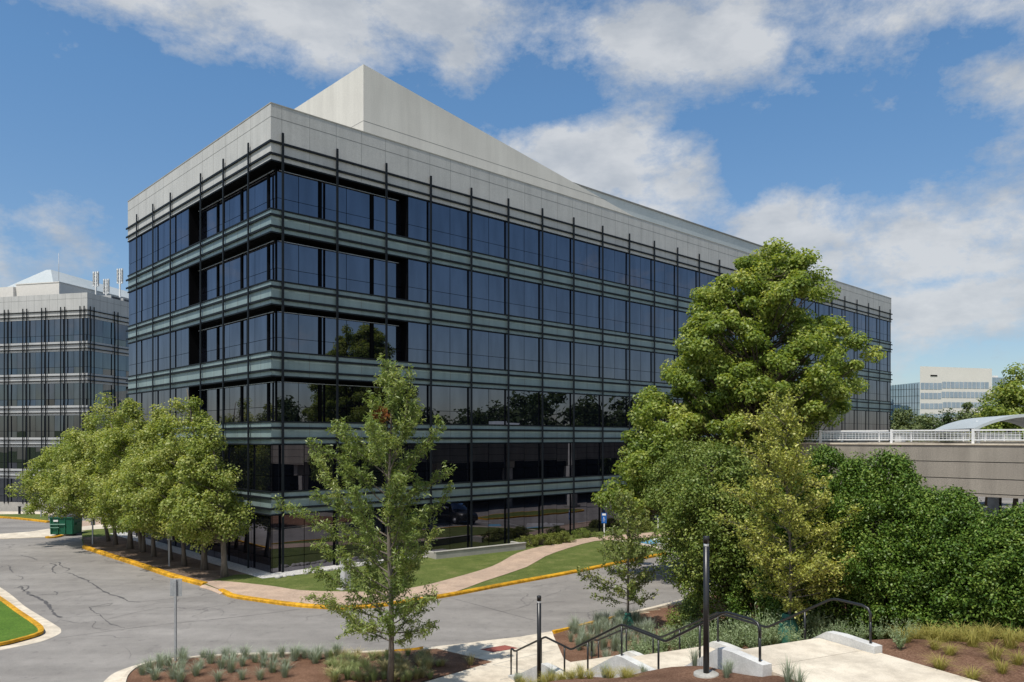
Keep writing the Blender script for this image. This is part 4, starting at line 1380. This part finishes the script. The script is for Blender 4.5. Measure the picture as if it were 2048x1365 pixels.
# light posts
def light_post(label, x, y, z, h):
    r = thing('light_post', label, 'light post', (x, y, z))
    b = MB(); b.tube([(0, 0, -.1), (0, 0, h - .20)], .058, 16); b.build('column', M['black_paint'], r)
    b = MB(); b.tube([(0, 0, h - .20), (0, 0, h - .14)], .05, 16); b.build('lens_band', M['white_paint'], r)
    b = MB(); b.tube([(0, 0, h - .14), (0, 0, h - .01), (0, 0, h)], [.06, .06, .05], 16); b.build('cap', M['black_paint'], r)
    b = MB(); b.tube([(0, 0, -.12), (0, 0, .02), (0, 0, .03)], [.24, .24, .225], 20); b.build('footing', M['grey_conc'], r)
x, y = SL(10.1, -.95); light_post('slim black light post standing in mulch at the top of the stairs', x, y, hl(10.1) - .02, 2.66)
x, y = SL(3.15, -.95); light_post('slim black light post halfway down, beside the lowest stair flight', x, y, hl(3.15) - .1, 2.5)
# handrails
def handrail(label, l):
    r = thing('handrail', label, 'handrail', (*SL(0, l), 0.0))
    ox, oy = SL(0, l)
    def q(s, z): 
        p = SL(s, l); return (p[0] - ox, p[1] - oy, z)
    b = MB()
    pts = [q(-.36, .55), q(-.36, .93), q(-.33, .985), q(-.26, 1.0), q(-.14, .97), q(0, 1.0), q(1.9, 1.87), q(2.0, 1.9), q(2.1, 1.9), q(3.4, 1.9), q(3.5, 1.92), q(3.6, 1.96), q(5.85, 3.08), q(5.95, 3.12), q(6.08, 3.13),
           q(7.65, 3.13), q(7.75, 3.15), q(7.85, 3.2), q(9.6, 4.15), q(9.72, 4.19), q(9.85, 4.2), q(10.45, 4.2), q(10.6, 4.16), q(10.66, 4.06), q(10.66, 3.9)]
    b.tube(pts, .03, 10); b.build('top_rail', M['black_paint'], r)
    for s in (-.36, .06, 1.7, 3.1, 4.35, 5.95, 7.45, 8.9, 10.66):
        zt = float(np.interp(s, [-.36, .06, 1.95, 3.5, 5.95, 7.75, 9.7, 10.66], [.6, 1.0, 1.88, 1.9, 3.11, 3.14, 4.17, 3.95]))
        zb = float(np.interp(s, [-.36, 0, 1.95, 3.5, 5.9, 7.75, 9.7, 10.66], [.14, .18, 1.1, 1.06, 2.34, 2.3, 3.44, 3.42]))
        b = MB(); b.tube([q(s, zb - .05), q(s, zt)], .026, 10); b.build('post', M['black_paint'], r)
        b = MB(); b.tube([q(s, zb - .01), q(s, zb + .02)], .045, 10); b.build('flange', M['black_paint'], r)
    return r
handrail('black tube handrail on the near, left-hand side of the stairs', -.125)
handrail('black tube handrail on the far, planted side of the stairs', 2.875)

# river stones by the corner
stones = []
srng = random.Random(3)
def stone_mesh(seed):
    rg = np.random.default_rng(seed)
    bm = bmesh.new(); bmesh.ops.create_icosphere(bm, subdivisions=2, radius=1)
    for v in bm.verts:
        n = v.co.normalized()
        v.co *= 1 + .12 * math.sin(3 * n.x + seed) + .1 * math.sin(4 * n.y + 2 * seed)
    me = bpy.data.meshes.new('stone'); bm.to_mesh(me); bm.free(); me.materials.append(M['stone'])
    for p in me.polygons: p.use_smooth = True
    return me
sm4 = [stone_mesh(i) for i in range(4)]
for i in range(64):
    x = .2 + 10.5 * srng.random(); yy = -1.25 - .35 * srng.random() + .03 * x
    p = B(x - .6, yy)
    o = bpy.data.objects.new('stone', sm4[i % 4]); COL.objects.link(o)
    s = .07 + .09 * srng.random()
    o.location = (p[0], p[1], .13 + s * .25); o.scale = (s * 1.3, s, s * .75); o.rotation_euler = (0, 0, srng.random() * 6)
    tag(o, 'pale rounded river stone edging the gravel at the building corner', 'stone', 'river stones by the building corner')

# ================================================================== TREES
def env_px(D, base_z, rows, x0):
    """rows (v, uL, uR) -> (z above base, centre x rel. to x0, radius)"""
    k = D / F
    out = []
    for v, ul, ur in rows:
        out.append((EYE + (877 - v) * k - base_z, ((ul + ur) / 2 - 1024) * k - x0, (ur - ul) / 2 * k))
    return out
# big maple
D = 42.0; x0 = (1490 - 1024) / F * D
make_tree('maple_tree', 'big full-crowned maple in front of the right end of the glass building', (x0, D, .1),
          env_px(D, .1, [(496, 1505, 1600), (528, 1440, 1640), (580, 1395, 1662), (640, 1372, 1690), (720, 1318, 1728), (800, 1280, 1730), (850, 1258, 1665), (900, 1232, 1570), (960, 1212, 1535), (1010, 1222, 1500), (1060, 1280, 1480)], x0),
          540, .64, 300, .175, .135, M['leaf_maple'], M['bark_dark'], 11, .26, forks=2, twig_z0=3.0, depth=.8, flat=.72)
# row of trees along the mulch strip
row = [(217, 1083, 8.2, 3.3, -3.0, -1.0), (232, 1090, 9.6, 2.7, -2.0, -.8), (258, 1098, 11.0, 2.9, -1.6, -1.0), (284, 1104, 9.4, 2.5, -1.5, -.6), (308, 1114, 10.6, 2.5, -1.3, -.8),
       (341, 1121, 8.6, 2.3, -1.3, -.4), (369, 1132, 9.6, 2.5, -1.3, -.8), (409, 1140, 11.2, 2.5, -1.1, -.6), (449, 1154, 8.6, 2.3, -.9, -.4)]
ordn = ['ninth and farthest', 'eighth', 'seventh', 'sixth', 'fifth', 'fourth', 'third', 'second', 'first and nearest']
for i, (u, v, H, R, ox, oy) in enumerate(row):
    x, y = G(u, v, .12)
    prof = [(2.0, ox * .6, R * .5), (.28 * H, ox * .9, R * .9), (.43 * H, ox, R), (.6 * H, ox, R * .88), (.76 * H, ox * .9, R * .62), (.9 * H, ox * .8, R * .32), (H, ox * .8, .12)]
    tw = 2 if i in (2, 3) else 1
    make_tree('street_tree', 'light green tree in the mulch strip, %s from the glass corner' % ordn[i], (x, y, .1), prof,
              105, .60, 190, .14, .11, M['leaf_row'], M['bark'], 40 + i, .12 if i < 7 else .16, lean=(0, oy), forks=tw, twig_z0=1.9, group='trees in the mulch strip along the building', flat=.8)
# young oak
D = 23.9; x0 = (780 - 1024) / F * D; kk = D / F
def lr(rows, uc):
    e = []
    for v, ul, ur in rows: e.append((EYE + (877 - v) * kk - .1, (uc - ul) * kk, (ur - uc) * kk))
    return sorted(e)
sprig_tree('young_oak', 'young narrow-leaved oak with a grey trunk in the foreground bed', (x0, D, .1), EYE + (877 - 722) * kk - .1,
           lr([(722, 760, 800), (760, 735, 795), (800, 715, 805), (850, 712, 830), (880, 690, 880), (920, 605, 890), (960, 600, 880), (1000, 582, 890), (1060, 590, 915), (1130, 590, 905), (1180, 600, 890), (1230, 590, 915), (1260, 680, 860), (1300, 740, 830)], 772),
           76, .66, M['leaf_oak'], M['bark'], 5, .085, twig_len=.50, twig_gap=.105, leaf_len=.15, leaf_w=.038, per=11, z_first=1.25, dead_at=(-.25, -.1, EYE + (877 - 828) * kk - .1, .34), spread=.11, sway=.05)
# slim young tree in the right-hand bed
D = 30.5; x0 = (1256 - 1024) / F * D; kk = D / F
sprig_tree('young_tree', 'slim airy young tree with small leaves behind the stair railings', (x0, D, .12), EYE + (877 - 985) * kk - .1,
           lr([(985, 1240, 1262), (1030, 1205, 1285), (1075, 1195, 1310), (1110, 1175, 1320), (1150, 1165, 1330), (1180, 1160, 1335), (1205, 1170, 1320), (1235, 1215, 1290)], 1254),
           60, .55, M['leaf_small'], M['bark'], 9, .05, twig_len=.42, twig_gap=.125, leaf_len=.105, leaf_w=.062, per=8, z_first=1.0, spread=.11)
# yellow-green young tree with a watering bag
D = 21.0; kk = D / F; x0 = (1577 - 1024) / F * D; zb = z_right(x0, D)
sprig_tree('young_tree', 'yellow-green young tree with a green watering bag round its trunk', (x0, D, zb), EYE + (877 - 795) * kk - zb,
           sorted([(EYE + (877 - v) * kk - zb, (1560 - a) * kk, (c - 1560) * kk) for v, a, c in [(795, 1515, 1545), (850, 1490, 1580), (900, 1470, 1610), (960, 1450, 1640), (1010, 1440, 1670), (1060, 1440, 1690), (1110, 1450, 1720), (1150, 1455, 1740), (1190, 1500, 1640), (1215, 1550, 1600)]]),
           92, .45, M['leaf_lime'], M['bark'], 21, .045, twig_len=.50, twig_gap=.115, leaf_len=.085, leaf_w=.052, per=11, z_first=.95, spread=.10, sway=.06)
def bag(label, x, y, z, s=1):
    r = thing('watering_bag', label, 'watering bag', (x, y, z))
    b = MB()
    n = 14
    rings = [(0, .20), (.06, .25), (.2, .26), (.36, .23), (.5, .18), (.62, .13), (.7, .12), (.72, .09)]
    rg = random.Random(4)
    V, fs = [], []
    for zz, rr in rings:
        for k in range(n):
            a = 2 * PI * k / n
            q = rr * (1 + .08 * math.sin(3 * a + zz * 9) + rg.gauss(0, .03))
            V.append((q * math.cos(a) * s, q * math.sin(a) * s, zz * s))
    for i in range(len(rings) - 1):
        for k in range(n): fs.append((i * n + k, i * n + (k + 1) % n, (i + 1) * n + (k + 1) % n, (i + 1) * n + k))
    b.add(V, fs, 0, True); b.build('bag', M['bag'], r)
    b = MB(); b.tube([(.14 * s * math.cos(a), .14 * s * math.sin(a), .63 * s) for a in np.linspace(0, 2 * PI, 12)], .012, 5); b.build('strap', M['black_paint'], r)
bag('green watering bag wrapped round the yellow-green young tree', x0, D, zb - .02, 1.3)
xs2 = (1256 - 1024) / F * 30.5
bag('green watering bag at the foot of the slim airy young tree', xs2, 30.5, .1, 1.0)
# evergreen trees left of the hedge
def ever(label, u, D, zb, rows, ncl, seed, mleaf='leaf_everg', forks=2, tr=.16, per=230, cl=.5, tz=1.4):
    x0 = (u - 1024) / F * D
    return make_tree('evergreen_tree', label, (x0, D, zb), env_px(D, zb, rows, x0), ncl, cl, per, .105, .06, M[mleaf], M['bark_dark'], seed, tr, forks=forks, twig_z0=tz, flat=.8, shell_bias=.3)
ever('glossy dark evergreen tree with twin trunks beside the yellow-green young tree', 1466, 25.5, 1.15, [(905, 1400, 1480), (950, 1340, 1530), (1000, 1320, 1560), (1060, 1310, 1580), (1120, 1320, 1570), (1170, 1345, 1540), (1200, 1400, 1520)], 210, 61)
ever('broad leafy evergreen filling the gap under the big maple', 1400, 33, .3, [(890, 1340, 1440), (940, 1300, 1480), (990, 1290, 1480), (1040, 1310, 1470), (1085, 1325, 1460), (1120, 1340, 1450)], 150, 62, cl=.6)
x, y = G(1395, 1232, .4)
shrub('evergreen_shrub', 'rounded dark shrub at the kerb below the twin-trunked evergreen', ((1400 - 1024) / F * 28.5, 28.5, .15), 1.05, 1.0, 1.75, 80, .3, 130, .085, .05, M['leaf_everg'], 63)
# holly hedge: separate bushes
hd = [(1655, 22.5, 7.15, 1.35), (1712, 21.5, 7.15, 1.25), (1778, 20.6, 6.95, 1.25), (1840, 19.9, 6.45, 1.2), (1905, 19.3, 6.05, 1.2), (1968, 18.7, 5.6, 1.15), (2035, 18.2, 5.75, 1.2), (2105, 17.8, 5.7, 1.2), (1600, 23.4, 6.6, 1.25), (1545, 24.3, 5.6, 1.2)]
hn = ['third from the left', 'fourth from the left', 'fifth from the left', 'sixth from the left', 'seventh from the left', 'eighth from the left', 'ninth from the left', 'last on the right', 'second from the left, behind the yellow-green tree', 'leftmost, in shade by the twin trunks']
for i, (u, D, zt, r) in enumerate(hd):
    x = (u - 1024) / F * D
    zb = z_right(x, D) - .05
    zt += (.22, -.12, .28, -.1, .2, .0, .15, .1, .1, 0)[i]; r *= .94
    shrub('holly_bush', 'tall glossy holly bush in the hedge, %s' % hn[i], (x, D, zb), r, r * 1.0, zt - zb, 230, .31, 190, .072, .046, M['leaf_holly'], 80 + i, group='holly bushes of the hedge', peak=.9)
# low shrubs by the planter
for i, (u, v) in enumerate(((1066, 1094), (1092, 1092), (1116, 1089), (1138, 1086))):
    x, y = G(u, v, .12)
    p = np.array([x, y]) + dL * .5
    shrub('low_shrub', 'low yellow-green shrub at the glass front, %s from the planter wall' % ('first', 'second', 'third', 'fourth')[i], (float(p[0]), float(p[1]), .12), .75, .6, .72, 40, .2, 90, .07, .05, M['leaf_shrub'], 120 + i, group='clipped shrubs by the planter wall')
for i, (u, v) in enumerate(((1180, 1077), (1290, 1066), (1312, 1062))):
    x, y = G(u, v, .12); p = np.array([x, y]) + dL * .8
    shrub('low_shrub', ('small reddish-green shrub left of the accessible parking sign', 'small shrub right of the accessible parking sign', 'farthest small shrub along the glass front')[i], (float(p[0]), float(p[1]), .12), .8, .6, .6, 40, .2, 80, .07, .05, M['leaf_everg' if i == 0 else 'leaf_shrub'], 130 + i)

# background trees at the right
def bgtree(label, u, D, vt, vb, hw, mat, seed, n=70, cl=1.2, per=170, ll=.36, name='background_tree', cz=.35):
    x0 = (u - 1024) / F * D; k = D / F
    zt = EYE + (877 - vt) * k; R = hw * k
    prof = [(zt * .22, 0, R * .6), (zt * .4, 0, R), (zt * .65, 0, R * .95), (zt * .85, 0, R * .6), (zt, 0, R * .12)]
    return make_tree(name, label, (x0, D, 0), prof, n, cl, per, ll, ll * .7, M[mat], M['bark_dark'], seed, .25, twig_z0=zt * .15)
bgtree('grey-green tree below the distant white office block, nearest the glass building', 1808, 120, 812, 860, 42, 'leaf_far', 201)
bgtree('rounded grey-green tree in front of the distant white office block', 1850, 125, 815, 860, 40, 'leaf_far', 202)
bgtree('dark conifer-like tree right of centre below the distant white office block', 1898, 130, 822, 860, 34, 'leaf_wood', 203)
bgtree('mid-green tree between the dark tree and the tall right-hand tree', 1935, 112, 808, 860, 38, 'leaf_far', 204)
bgtree('small bright yellow tree behind the garage railing', 1950, 84, 828, 860, 18, 'leaf_yellow', 205, 40, .6, 120, .2, 'yellow_tree')
bgtree('tall full green tree at the right edge behind the canopy', 2030, 78, 742, 860, 72, 'leaf_maple', 206, 120, 1.1, 210, .3)
bgtree('mid-height green tree left of the tall right-edge tree', 1975, 88, 795, 860, 34, 'leaf_maple', 207, 70, 1.0, 160, .3)

# far wood that the glass mirrors, to the right of and behind the viewpoint: one mass
rng = np.random.default_rng(77)
C = []
for i in range(1100):
    a = rng.random()
    th = math.radians(-42 + 150 * a)    # bearing east .. south
    rad = 64 + 24 * rng.random()
    cxw, cyw = 8 + rad * math.cos(-th + .62), 22 + rad * math.sin(-th + .62)
    hmax = 11.0 + 4.5 * (.5 + .5 * math.sin(a * 23)) * (.6 + .4 * math.sin(a * 57 + 1)) + 1.5 * math.sin(a * 131)
    C.append((cxw, cyw, rng.random() ** .8 * hmax))
C = np.array(C)
keep = np.array([not (abs(c[0]) < c[1] * .70 + 3 and c[1] > 0) for c in C])
C = C[keep]
P, Nn, L, W, t = clusters(rng, C, 2.1 * (.7 + .6 * rng.random(len(C))), 80, .8, .6, flat=.8)
me = leaf_mesh('far_wood', P, Nn, L, W, t, M['leaf_wood'], rng)
o = bpy.data.objects.new('far_wood', me); COL.objects.link(o)
tag(o, 'dense dark wood mirrored in the lower glass of the office building', 'wood', kind='stuff')

# ================================================================== BED PLANTING
BLUE = [tuft_mesh('blue_tuft', 300 + i, 150, .50, .36, .0045, .25, M['blade_blue']) for i in range(3)]
BROWN = [tuft_mesh('brown_tuft', 310 + i, 120, .34, .30, .005, .35, M['blade_brown']) for i in range(3)]
GREEN = [tuft_mesh('green_tuft', 320 + i, 110, .34, .27, .005, .3, M['blade_green']) for i in range(3)]
YEL = [tuft_mesh('yellow_tuft', 330 + i, 170, .48, .48, .004, .55, M['blade_yellow']) for i in range(3)]
SAGE = [sage_mesh('sage', 340 + i, 26, .62, .34, M['blade_sage']) for i in range(3)]
SAGEB = [tuft_mesh('blue_grass', 350 + i, 120, .72, .34, .005, .2, M['blade_blue']) for i in range(3)]
pr = random.Random(12)
def plant(name, meshes, x, y, z, label, group, s=1.0):
    o = bpy.data.objects.new(name, meshes[pr.randrange(len(meshes))])
    COL.objects.link(o)
    k = s * (.8 + .4 * pr.random())
    o.location = (x, y, z - .01); o.scale = (k, k, k * (.85 + .3 * pr.random())); o.rotation_euler = (0, 0, pr.random() * 6.28)
    return tag(o, label, 'grass' if name != 'sage_plant' else 'plant', group)
# left bed: blue tufts to the left, brown-green ones to the right
blue_px = [(285, 1350), (320, 1325), (336, 1332), (320, 1342), (364, 1327), (366, 1320), (406, 1316), (363, 1345), (400, 1338), (421, 1327), (450, 1318), (466, 1323), (443, 1338), (462, 1345), (491, 1318), (510, 1325), (485, 1333), (528, 1320), (526, 1335), (548, 1325), (563, 1315), (572, 1337), (588, 1322), (594, 1315), (609, 1317), (622, 1319), (637, 1319), (655, 1320), (674, 1313), (392, 1352), (348, 1358), (310, 1360), (360, 1365), (436, 1363), (484, 1360), (520, 1360), (570, 1355), (545, 1345), (300, 1345), (630, 1327)]
for u, v in blue_px:
    x, y = G(u, v, .1); plant('grass_tuft', BLUE, x, y, .1, 'blue-green upright grass tuft in the foreground bed left of the young oak', 'blue-green grass tufts in the foreground bed', 1.0)
for i in range(82):
    u = 655 + pr.random() * 290; v = 1311 + pr.random() * 55
    if v > 1318 + (980 - u) * .36 or v < 1308 + max(0, u - 900) * .18: continue
    x, y = G(u, v, .1)
    if pr.random() < .5: plant('grass_tuft', BROWN, x, y, .1, 'brown-tipped low grass tuft in the foreground bed near the young oak', 'brown-tipped grass tufts in the foreground bed', 1.1)
    else: plant('grass_tuft', GREEN, x, y, .1, 'green spiky grass tuft in the foreground bed near the young oak', 'green grass tufts in the foreground bed', 1.05)
# right bed by the stairs
n = 0
for i in range(700):
    s = -6.5 + 13.5 * pr.random(); l = 3.25 + 4.2 * pr.random()
    x, y = SL(s, l)
    if not inside_right(s, l): continue
    u = 1024 + x / y * F; z = max(.1, z_right(x, y)); v = 877 + (EYE - z) / y * F
    if u < 1130 or u > 1800: continue
    if s < .5:
        if pr.random() < .6: plant('blue_grass', SAGEB, x, y, z, 'tall blue-grey grass clump in the bed behind the lower stair railing', 'blue-grey grass clumps behind the lower railing', .92); n += 1
    elif pr.random() < .62:
        plant('sage_plant', SAGE, x, y, z, 'grey-green leafy sage plant on the bank behind the far stair railing', 'sage plants on the bank by the stairs', 1.3); n += 1
    if n > 150: break
for u, v in [(1860, 1272), (1885, 1282), (1925, 1268), (1945, 1290), (1975, 1275), (2010, 1262), (2020, 1290), (2040, 1280), (1810, 1285), (1880, 1330), (1945, 1350), (1900, 1310), (1990, 1320), (2035, 1330), (1965, 1268), (1835, 1268), (1905, 1262), (1870, 1300), (2005, 1345)]:
    x, y = G(u, v, 3.34); plant('yellow_grass', YEL, x, y, z_right(x, y), 'yellow weeping grass clump on the mulch in front of the holly hedge', 'yellow grass clumps by the hedge', .85 if v < 1300 else .7)
for u, v in [(1787, 1265), (1820, 1290), (1760, 1285), (1800, 1310), (1700, 1262), (1655, 1258), (1610, 1270), (1640, 1282), (1675, 1275), (1585, 1285), (1725, 1268)]:
    x, y = G(u, v, 3.2); plant('sage_plant', SAGE, x, y, z_right(x, y), 'grey-green sage plant beside the top end of the far handrail', 'sage plants at the top of the stairs', .8)
# bank left of the stairs
for s, l in [(1.0, -.5), (1.4, -.8), (2.3, -.4), (4.0, -.35), (4.6, -.5), (5.6, -.4), (7.2, -.35), (9.2, -.5), (10.3, -.55), (10.5, -.8), (11.6, -.35), (12.0, -.5), (.6, -.35), (3.0, -.5)]:
    x, y = SL(s, l); plant('grass_tuft', SAGEB, x, y, z_left(s, l), 'thin green grass tuft at the foot of the white stair kerb', 'grass tufts along the near stair kerb', .62)
for s, l in [(3.6, -1.0), (4.2, -.9), (4.8, -1.1), (5.3, -.9), (5.9, -1.0), (6.5, -.8), (5.0, -1.6), (6.0, -1.6), (4.2, -1.7), (8.3, -1.6), (8.9, -1.9), (2.6, -1.2)]:
    x, y = SL(s, l); plant('yellow_grass', YEL, x, y, z_left(s, l), 'yellow-green low grass clump on the bank beside the near handrail', 'yellow grass clumps on the near bank', .62)

p = B(44, -17.4)
r = thing('pylon', 'pale tapering pylon by the garage side, mirrored in the lower glass', 'pylon', (p[0], p[1], 0), RZ)
b = MB(); b.add([(-.55, -.3, -.1), (.55, -.3, -.1), (.55, .3, -.1), (-.55, .3, -.1), (-.4, -.25, 7.9), (.4, -.25, 7.9), (.4, .25, 7.9), (-.4, .25, 7.9)],
      [(3, 2, 1, 0), (4, 5, 6, 7), (0, 1, 5, 4), (1, 2, 6, 5), (2, 3, 7, 6), (3, 0, 4, 7)]); b.build('shaft', M['white_conc'], r)
b = MB(); b.box(-.8, .8, -.5, .5, -.1, .3); b.build('base', M['grey_conc'], r)
isl = smooth([B(30, -13.5), B(40, -13.2), B(42, -14.5), B(40, -16.2), B(30, -16.2), B(28.5, -14.8)], 5, closed=True)
b = MB(); b.prism(isl, -.2, .12); tag(b.build('lawn', M['lawn']), kind='structure')
b = MB(); b.strip(isl, [(-.08, -.1), (-.08, .13), (.1, .13), (.1, .0)], closed=True); tag(b.build('yellow_kerb', M['yellow']), kind='structure')
# ================================================================== CAR THE GLASS MIRRORS
def car(label, x, y, rz):
    r = thing('parked_car', label, 'car', (x, y, .0), rz)
    def loft(sec, mat, name):
        b = MB(); n = len(sec[0][1]); V = []; fs = []
        for xx, pr_ in sec: V += [(xx, yy, zz) for yy, zz in pr_]
        for i in range(len(sec) - 1):
            for k in range(n): fs.append((i * n + k, i * n + (k + 1) % n, (i + 1) * n + (k + 1) % n, (i + 1) * n + k))
        fs.append(list(range(n))[::-1]); fs.append([(len(sec) - 1) * n + k for k in range(n)])
        b.add(V, fs, 0, True); return b.build(name, mat, r)
    def sec(w, z0, z1): return [(-w, z0), (w, z0), (w * 1.02, (z0 + z1) / 2), (w * .93, z1), (-w * .93, z1), (-w * 1.02, (z0 + z1) / 2)]
    paint = M['black_paint']
    loft([(-2.4, sec(.85, .45, .95)), (-2.3, sec(.93, .35, 1.1)), (0, sec(.96, .3, 1.1)), (1.4, sec(.95, .3, 1.08)), (2.2, sec(.9, .35, .98)), (2.4, sec(.8, .45, .85))], paint, 'body')
    loft([(-2.2, sec(.80, 1.08, 1.12)), (-1.9, sec(.78, 1.08, 1.72)), (.4, sec(.78, 1.08, 1.76)), (1.25, sec(.84, 1.06, 1.1))], M['glass'], 'cabin')
    for sx in (-1.45, 1.45):
        for sy in (-.92, .92):
            b = MB(); b.tube([(sx, sy - .11, .36), (sx, sy + .11, .36)], .36, 18); w = b.build('wheel', M['tyre'], r)
            b = MB(); b.tube([(sx, sy - .115, .36), (sx, sy + .115, .36)], .22, 12); b.build('rim', M['alu'], w)
p = B(24.5, -14.2); car('black sport utility car parked under the garage edge, mirrored in the ground-floor glass', p[0], p[1], RZ + PI / 2)

# ================================================================== LIGHT, SKY, CAMERA
S_H = (-.54, -.8417)
EL = math.radians(64)
sv = Vector((S_H[0] * math.cos(EL), S_H[1] * math.cos(EL), math.sin(EL)))
sun = bpy.data.lights.new('sun', 'SUN'); sun.energy = 4.6; sun.angle = math.radians(.5); sun.color = (1, .95, .87)
so = bpy.data.objects.new('sun', sun); COL.objects.link(so)
so.rotation_euler = sv.to_track_quat('Z', 'Y').to_euler()
so.location = (-40, -50, 80)

w = bpy.data.worlds.new('World'); scene.world = w; w.use_nodes = True
t = w.node_tree
bg = t.nodes['Background']
sky = N(t, 'ShaderNodeTexSky', sky_type='NISHITA')
sky.sun_disc = False
sky.sun_elevation = EL
sky.sun_rotation = math.atan2(S_H[0], S_H[1]) % (2 * PI)
sky.air_density = 1.0; sky.dust_density = .6; sky.ozone_density = 2.0
tc = N(t, 'ShaderNodeTexCoord')
sep = N(t, 'ShaderNodeSeparateXYZ'); t.links.new(tc.outputs['Generated'], sep.inputs[0])
X, Y, Z = sep.outputs
# bearing and elevation of the view direction, in degrees
az = math_(t, 'MULTIPLY', math_(t, 'ARCTAN2', X, Y), 180 / PI)
el = math_(t, 'MULTIPLY', math_(t, 'ARCSINE', Z), 180 / PI)
# turbulence for ragged edges
def wn(scale, detail, rough, st=(1, 1, 1.6), dist=0):
    mp = N(t, 'ShaderNodeMapping'); mp.inputs['Scale'].default_value = st
    t.links.new(tc.outputs['Generated'], mp.inputs[0])
    n_ = N(t, 'ShaderNodeTexNoise'); n_.inputs['Scale'].default_value = scale; n_.inputs['Detail'].default_value = detail; n_.inputs['Roughness'].default_value = rough
    n_.inputs['Distortion'].default_value = dist
    t.links.new(mp.outputs[0], n_.inputs['Vector'])
    return n_.outputs['Fac']
big = wn(5.5, 9, .60, dist=.3)
fine_ = wn(19, 10, .68)
def blob(u, v, ru, rv, amp=1.0):
    a = math.degrees(math.atan((u - 1024) / F))
    e = math.degrees(math.atan((877 - v) / F * math.cos(math.radians(a))))
    ra, re = math.degrees(ru / F), math.degrees(rv / F)
    dx = math_(t, 'DIVIDE', math_(t, 'SUBTRACT', az, a), ra)
    dy = math_(t, 'DIVIDE', math_(t, 'SUBTRACT', el, e), re)
    q = math_(t, 'ADD', math_(t, 'MULTIPLY', dx, dx), math_(t, 'MULTIPLY', dy, dy))
    g_ = math_(t, 'EXPONENT', math_(t, 'MULTIPLY', q, -.9))
    return math_(t, 'MULTIPLY', g_, amp)
blobs = [(520, 20, 420, 75, .95), (450, 80, 190, 50, .7), (820, 20, 160, 70, .8), (130, 80, 70, 60, .35), (910, 125, 90, 55, .55), (140, 460, 95, 65, .8), (600, 190, 120, 30, .25),
         (1430, 60, 240, 85, 1.0), (1200, 100, 50, 40, .3), (1800, 30, 320, 75, .8), (2000, 190, 130, 70, .7), (2030, 280, 90, 50, .55),
         (1150, 330, 220, 80, .95), (1330, 350, 150, 75, .95), (1230, 440, 260, 70, .8), (1290, 205, 50, 35, .22), (1500, 215, 70, 30, .18),
         (1580, 470, 160, 90, .8), (1850, 480, 280, 95, 1.0), (1960, 430, 160, 60, .7), (1900, 600, 260, 60, .75), (1680, 580, 160, 70, .6),
         (-400, 420, 300, 140, .8), (-500, 60, 250, 90, .7), (2700, 420, 350, 160, .9), (2700, 60, 300, 90, .7)]
dens = None
for bb in blobs:
    q = blob(*bb)
    dens = q if dens is None else math_(t, 'MAXIMUM', dens, q)
for bb in [(1090, 205, 130, 38, .55), (1640, 300, 260, 60, .6), (1450, 235, 120, 30, .3), (330, 250, 300, 90, .5), (700, 230, 120, 40, .3)]:
    dens = math_(t, 'SUBTRACT', dens, blob(*bb))
# unseen broken cumulus behind the viewpoint, thickened to whiten the fill light
back = math_(t, 'MULTIPLY', ramp(t, math_(t, 'ADD', math_(t, 'MULTIPLY', Y, .5), .5), [(.18, (1, 1, 1)), (.34, (0, 0, 0))]), .62)
dens = math_(t, 'ADD', dens, back)
turb = math_(t, 'ADD', math_(t, 'MULTIPLY', math_(t, 'SUBTRACT', big, .5), 2.0), math_(t, 'MULTIPLY', math_(t, 'SUBTRACT', fine_, .5), 1.15))
d2 = math_(t, 'ADD', dens, turb)
cov = ramp(t, d2, [(.14, (0, 0, 0)), (.36, (.38,) * 3), (.68, (1, 1, 1))])
# cloud brightness: thick cores greyer, edges lit
lit = ramp(t, math_(t, 'ADD', wn(7, 6, .6, (1, 1, 2.2)), math_(t, 'MULTIPLY', dens, .12)), [(.36, (2.75, 3.0, 3.35)), (.5, (3.4, 3.6, 3.85)), (.68, (4.5, 4.6, 4.7))])
skyc = mixc(t, 1.0, sky.outputs[0], ramp(t, Z, [(.0, (.68, .70, .73)), (.12, (.68, .73, .77)), (.40, (.62, .84, .94))]), 'MULTIPLY')
above = ramp(t, Z, [(.0, (0, 0, 0)), (.03, (1, 1, 1))])
covf = mixc(t, 1.0, cov, above, 'MULTIPLY')
covf = mixc(t, 1.0, covf, (.88, .88, .88), 'MULTIPLY')
lit = mixc(t, 1.0, lit, ramp(t, math_(t, 'ADD', math_(t, 'MULTIPLY', Y, .5), .5), [(.18, (1.7, 1.65, 1.6)), (.36, (1, 1, 1))]), 'MULTIPLY')  # unseen clouds behind the viewpoint brightened to add fill
col = mixc(t, covf, skyc, lit)
t.links.new(col, bg.inputs[0])
bg.inputs[1].default_value = .15

cam = bpy.data.cameras.new('camera')
cam.sensor_width = 36; cam.lens = 36 * F / 2048; cam.shift_y = (877 - 682.5) / 2048
cam.clip_end = 5000; cam.clip_start = .1
co = bpy.data.objects.new('camera', cam); COL.objects.link(co)
co.location = (0, 0, EYE); co.rotation_euler = (PI / 2, 0, 0)
scene.camera = co
scene.view_settings.view_transform = 'Standard'
scene.view_settings.look = 'None'
scene.view_settings.exposure = 0
scene.render.engine = 'CYCLES'
scene.cycles.use_denoising = True
scene.cycles.max_bounces = 8
scene.cycles.transparent_max_bounces = 8
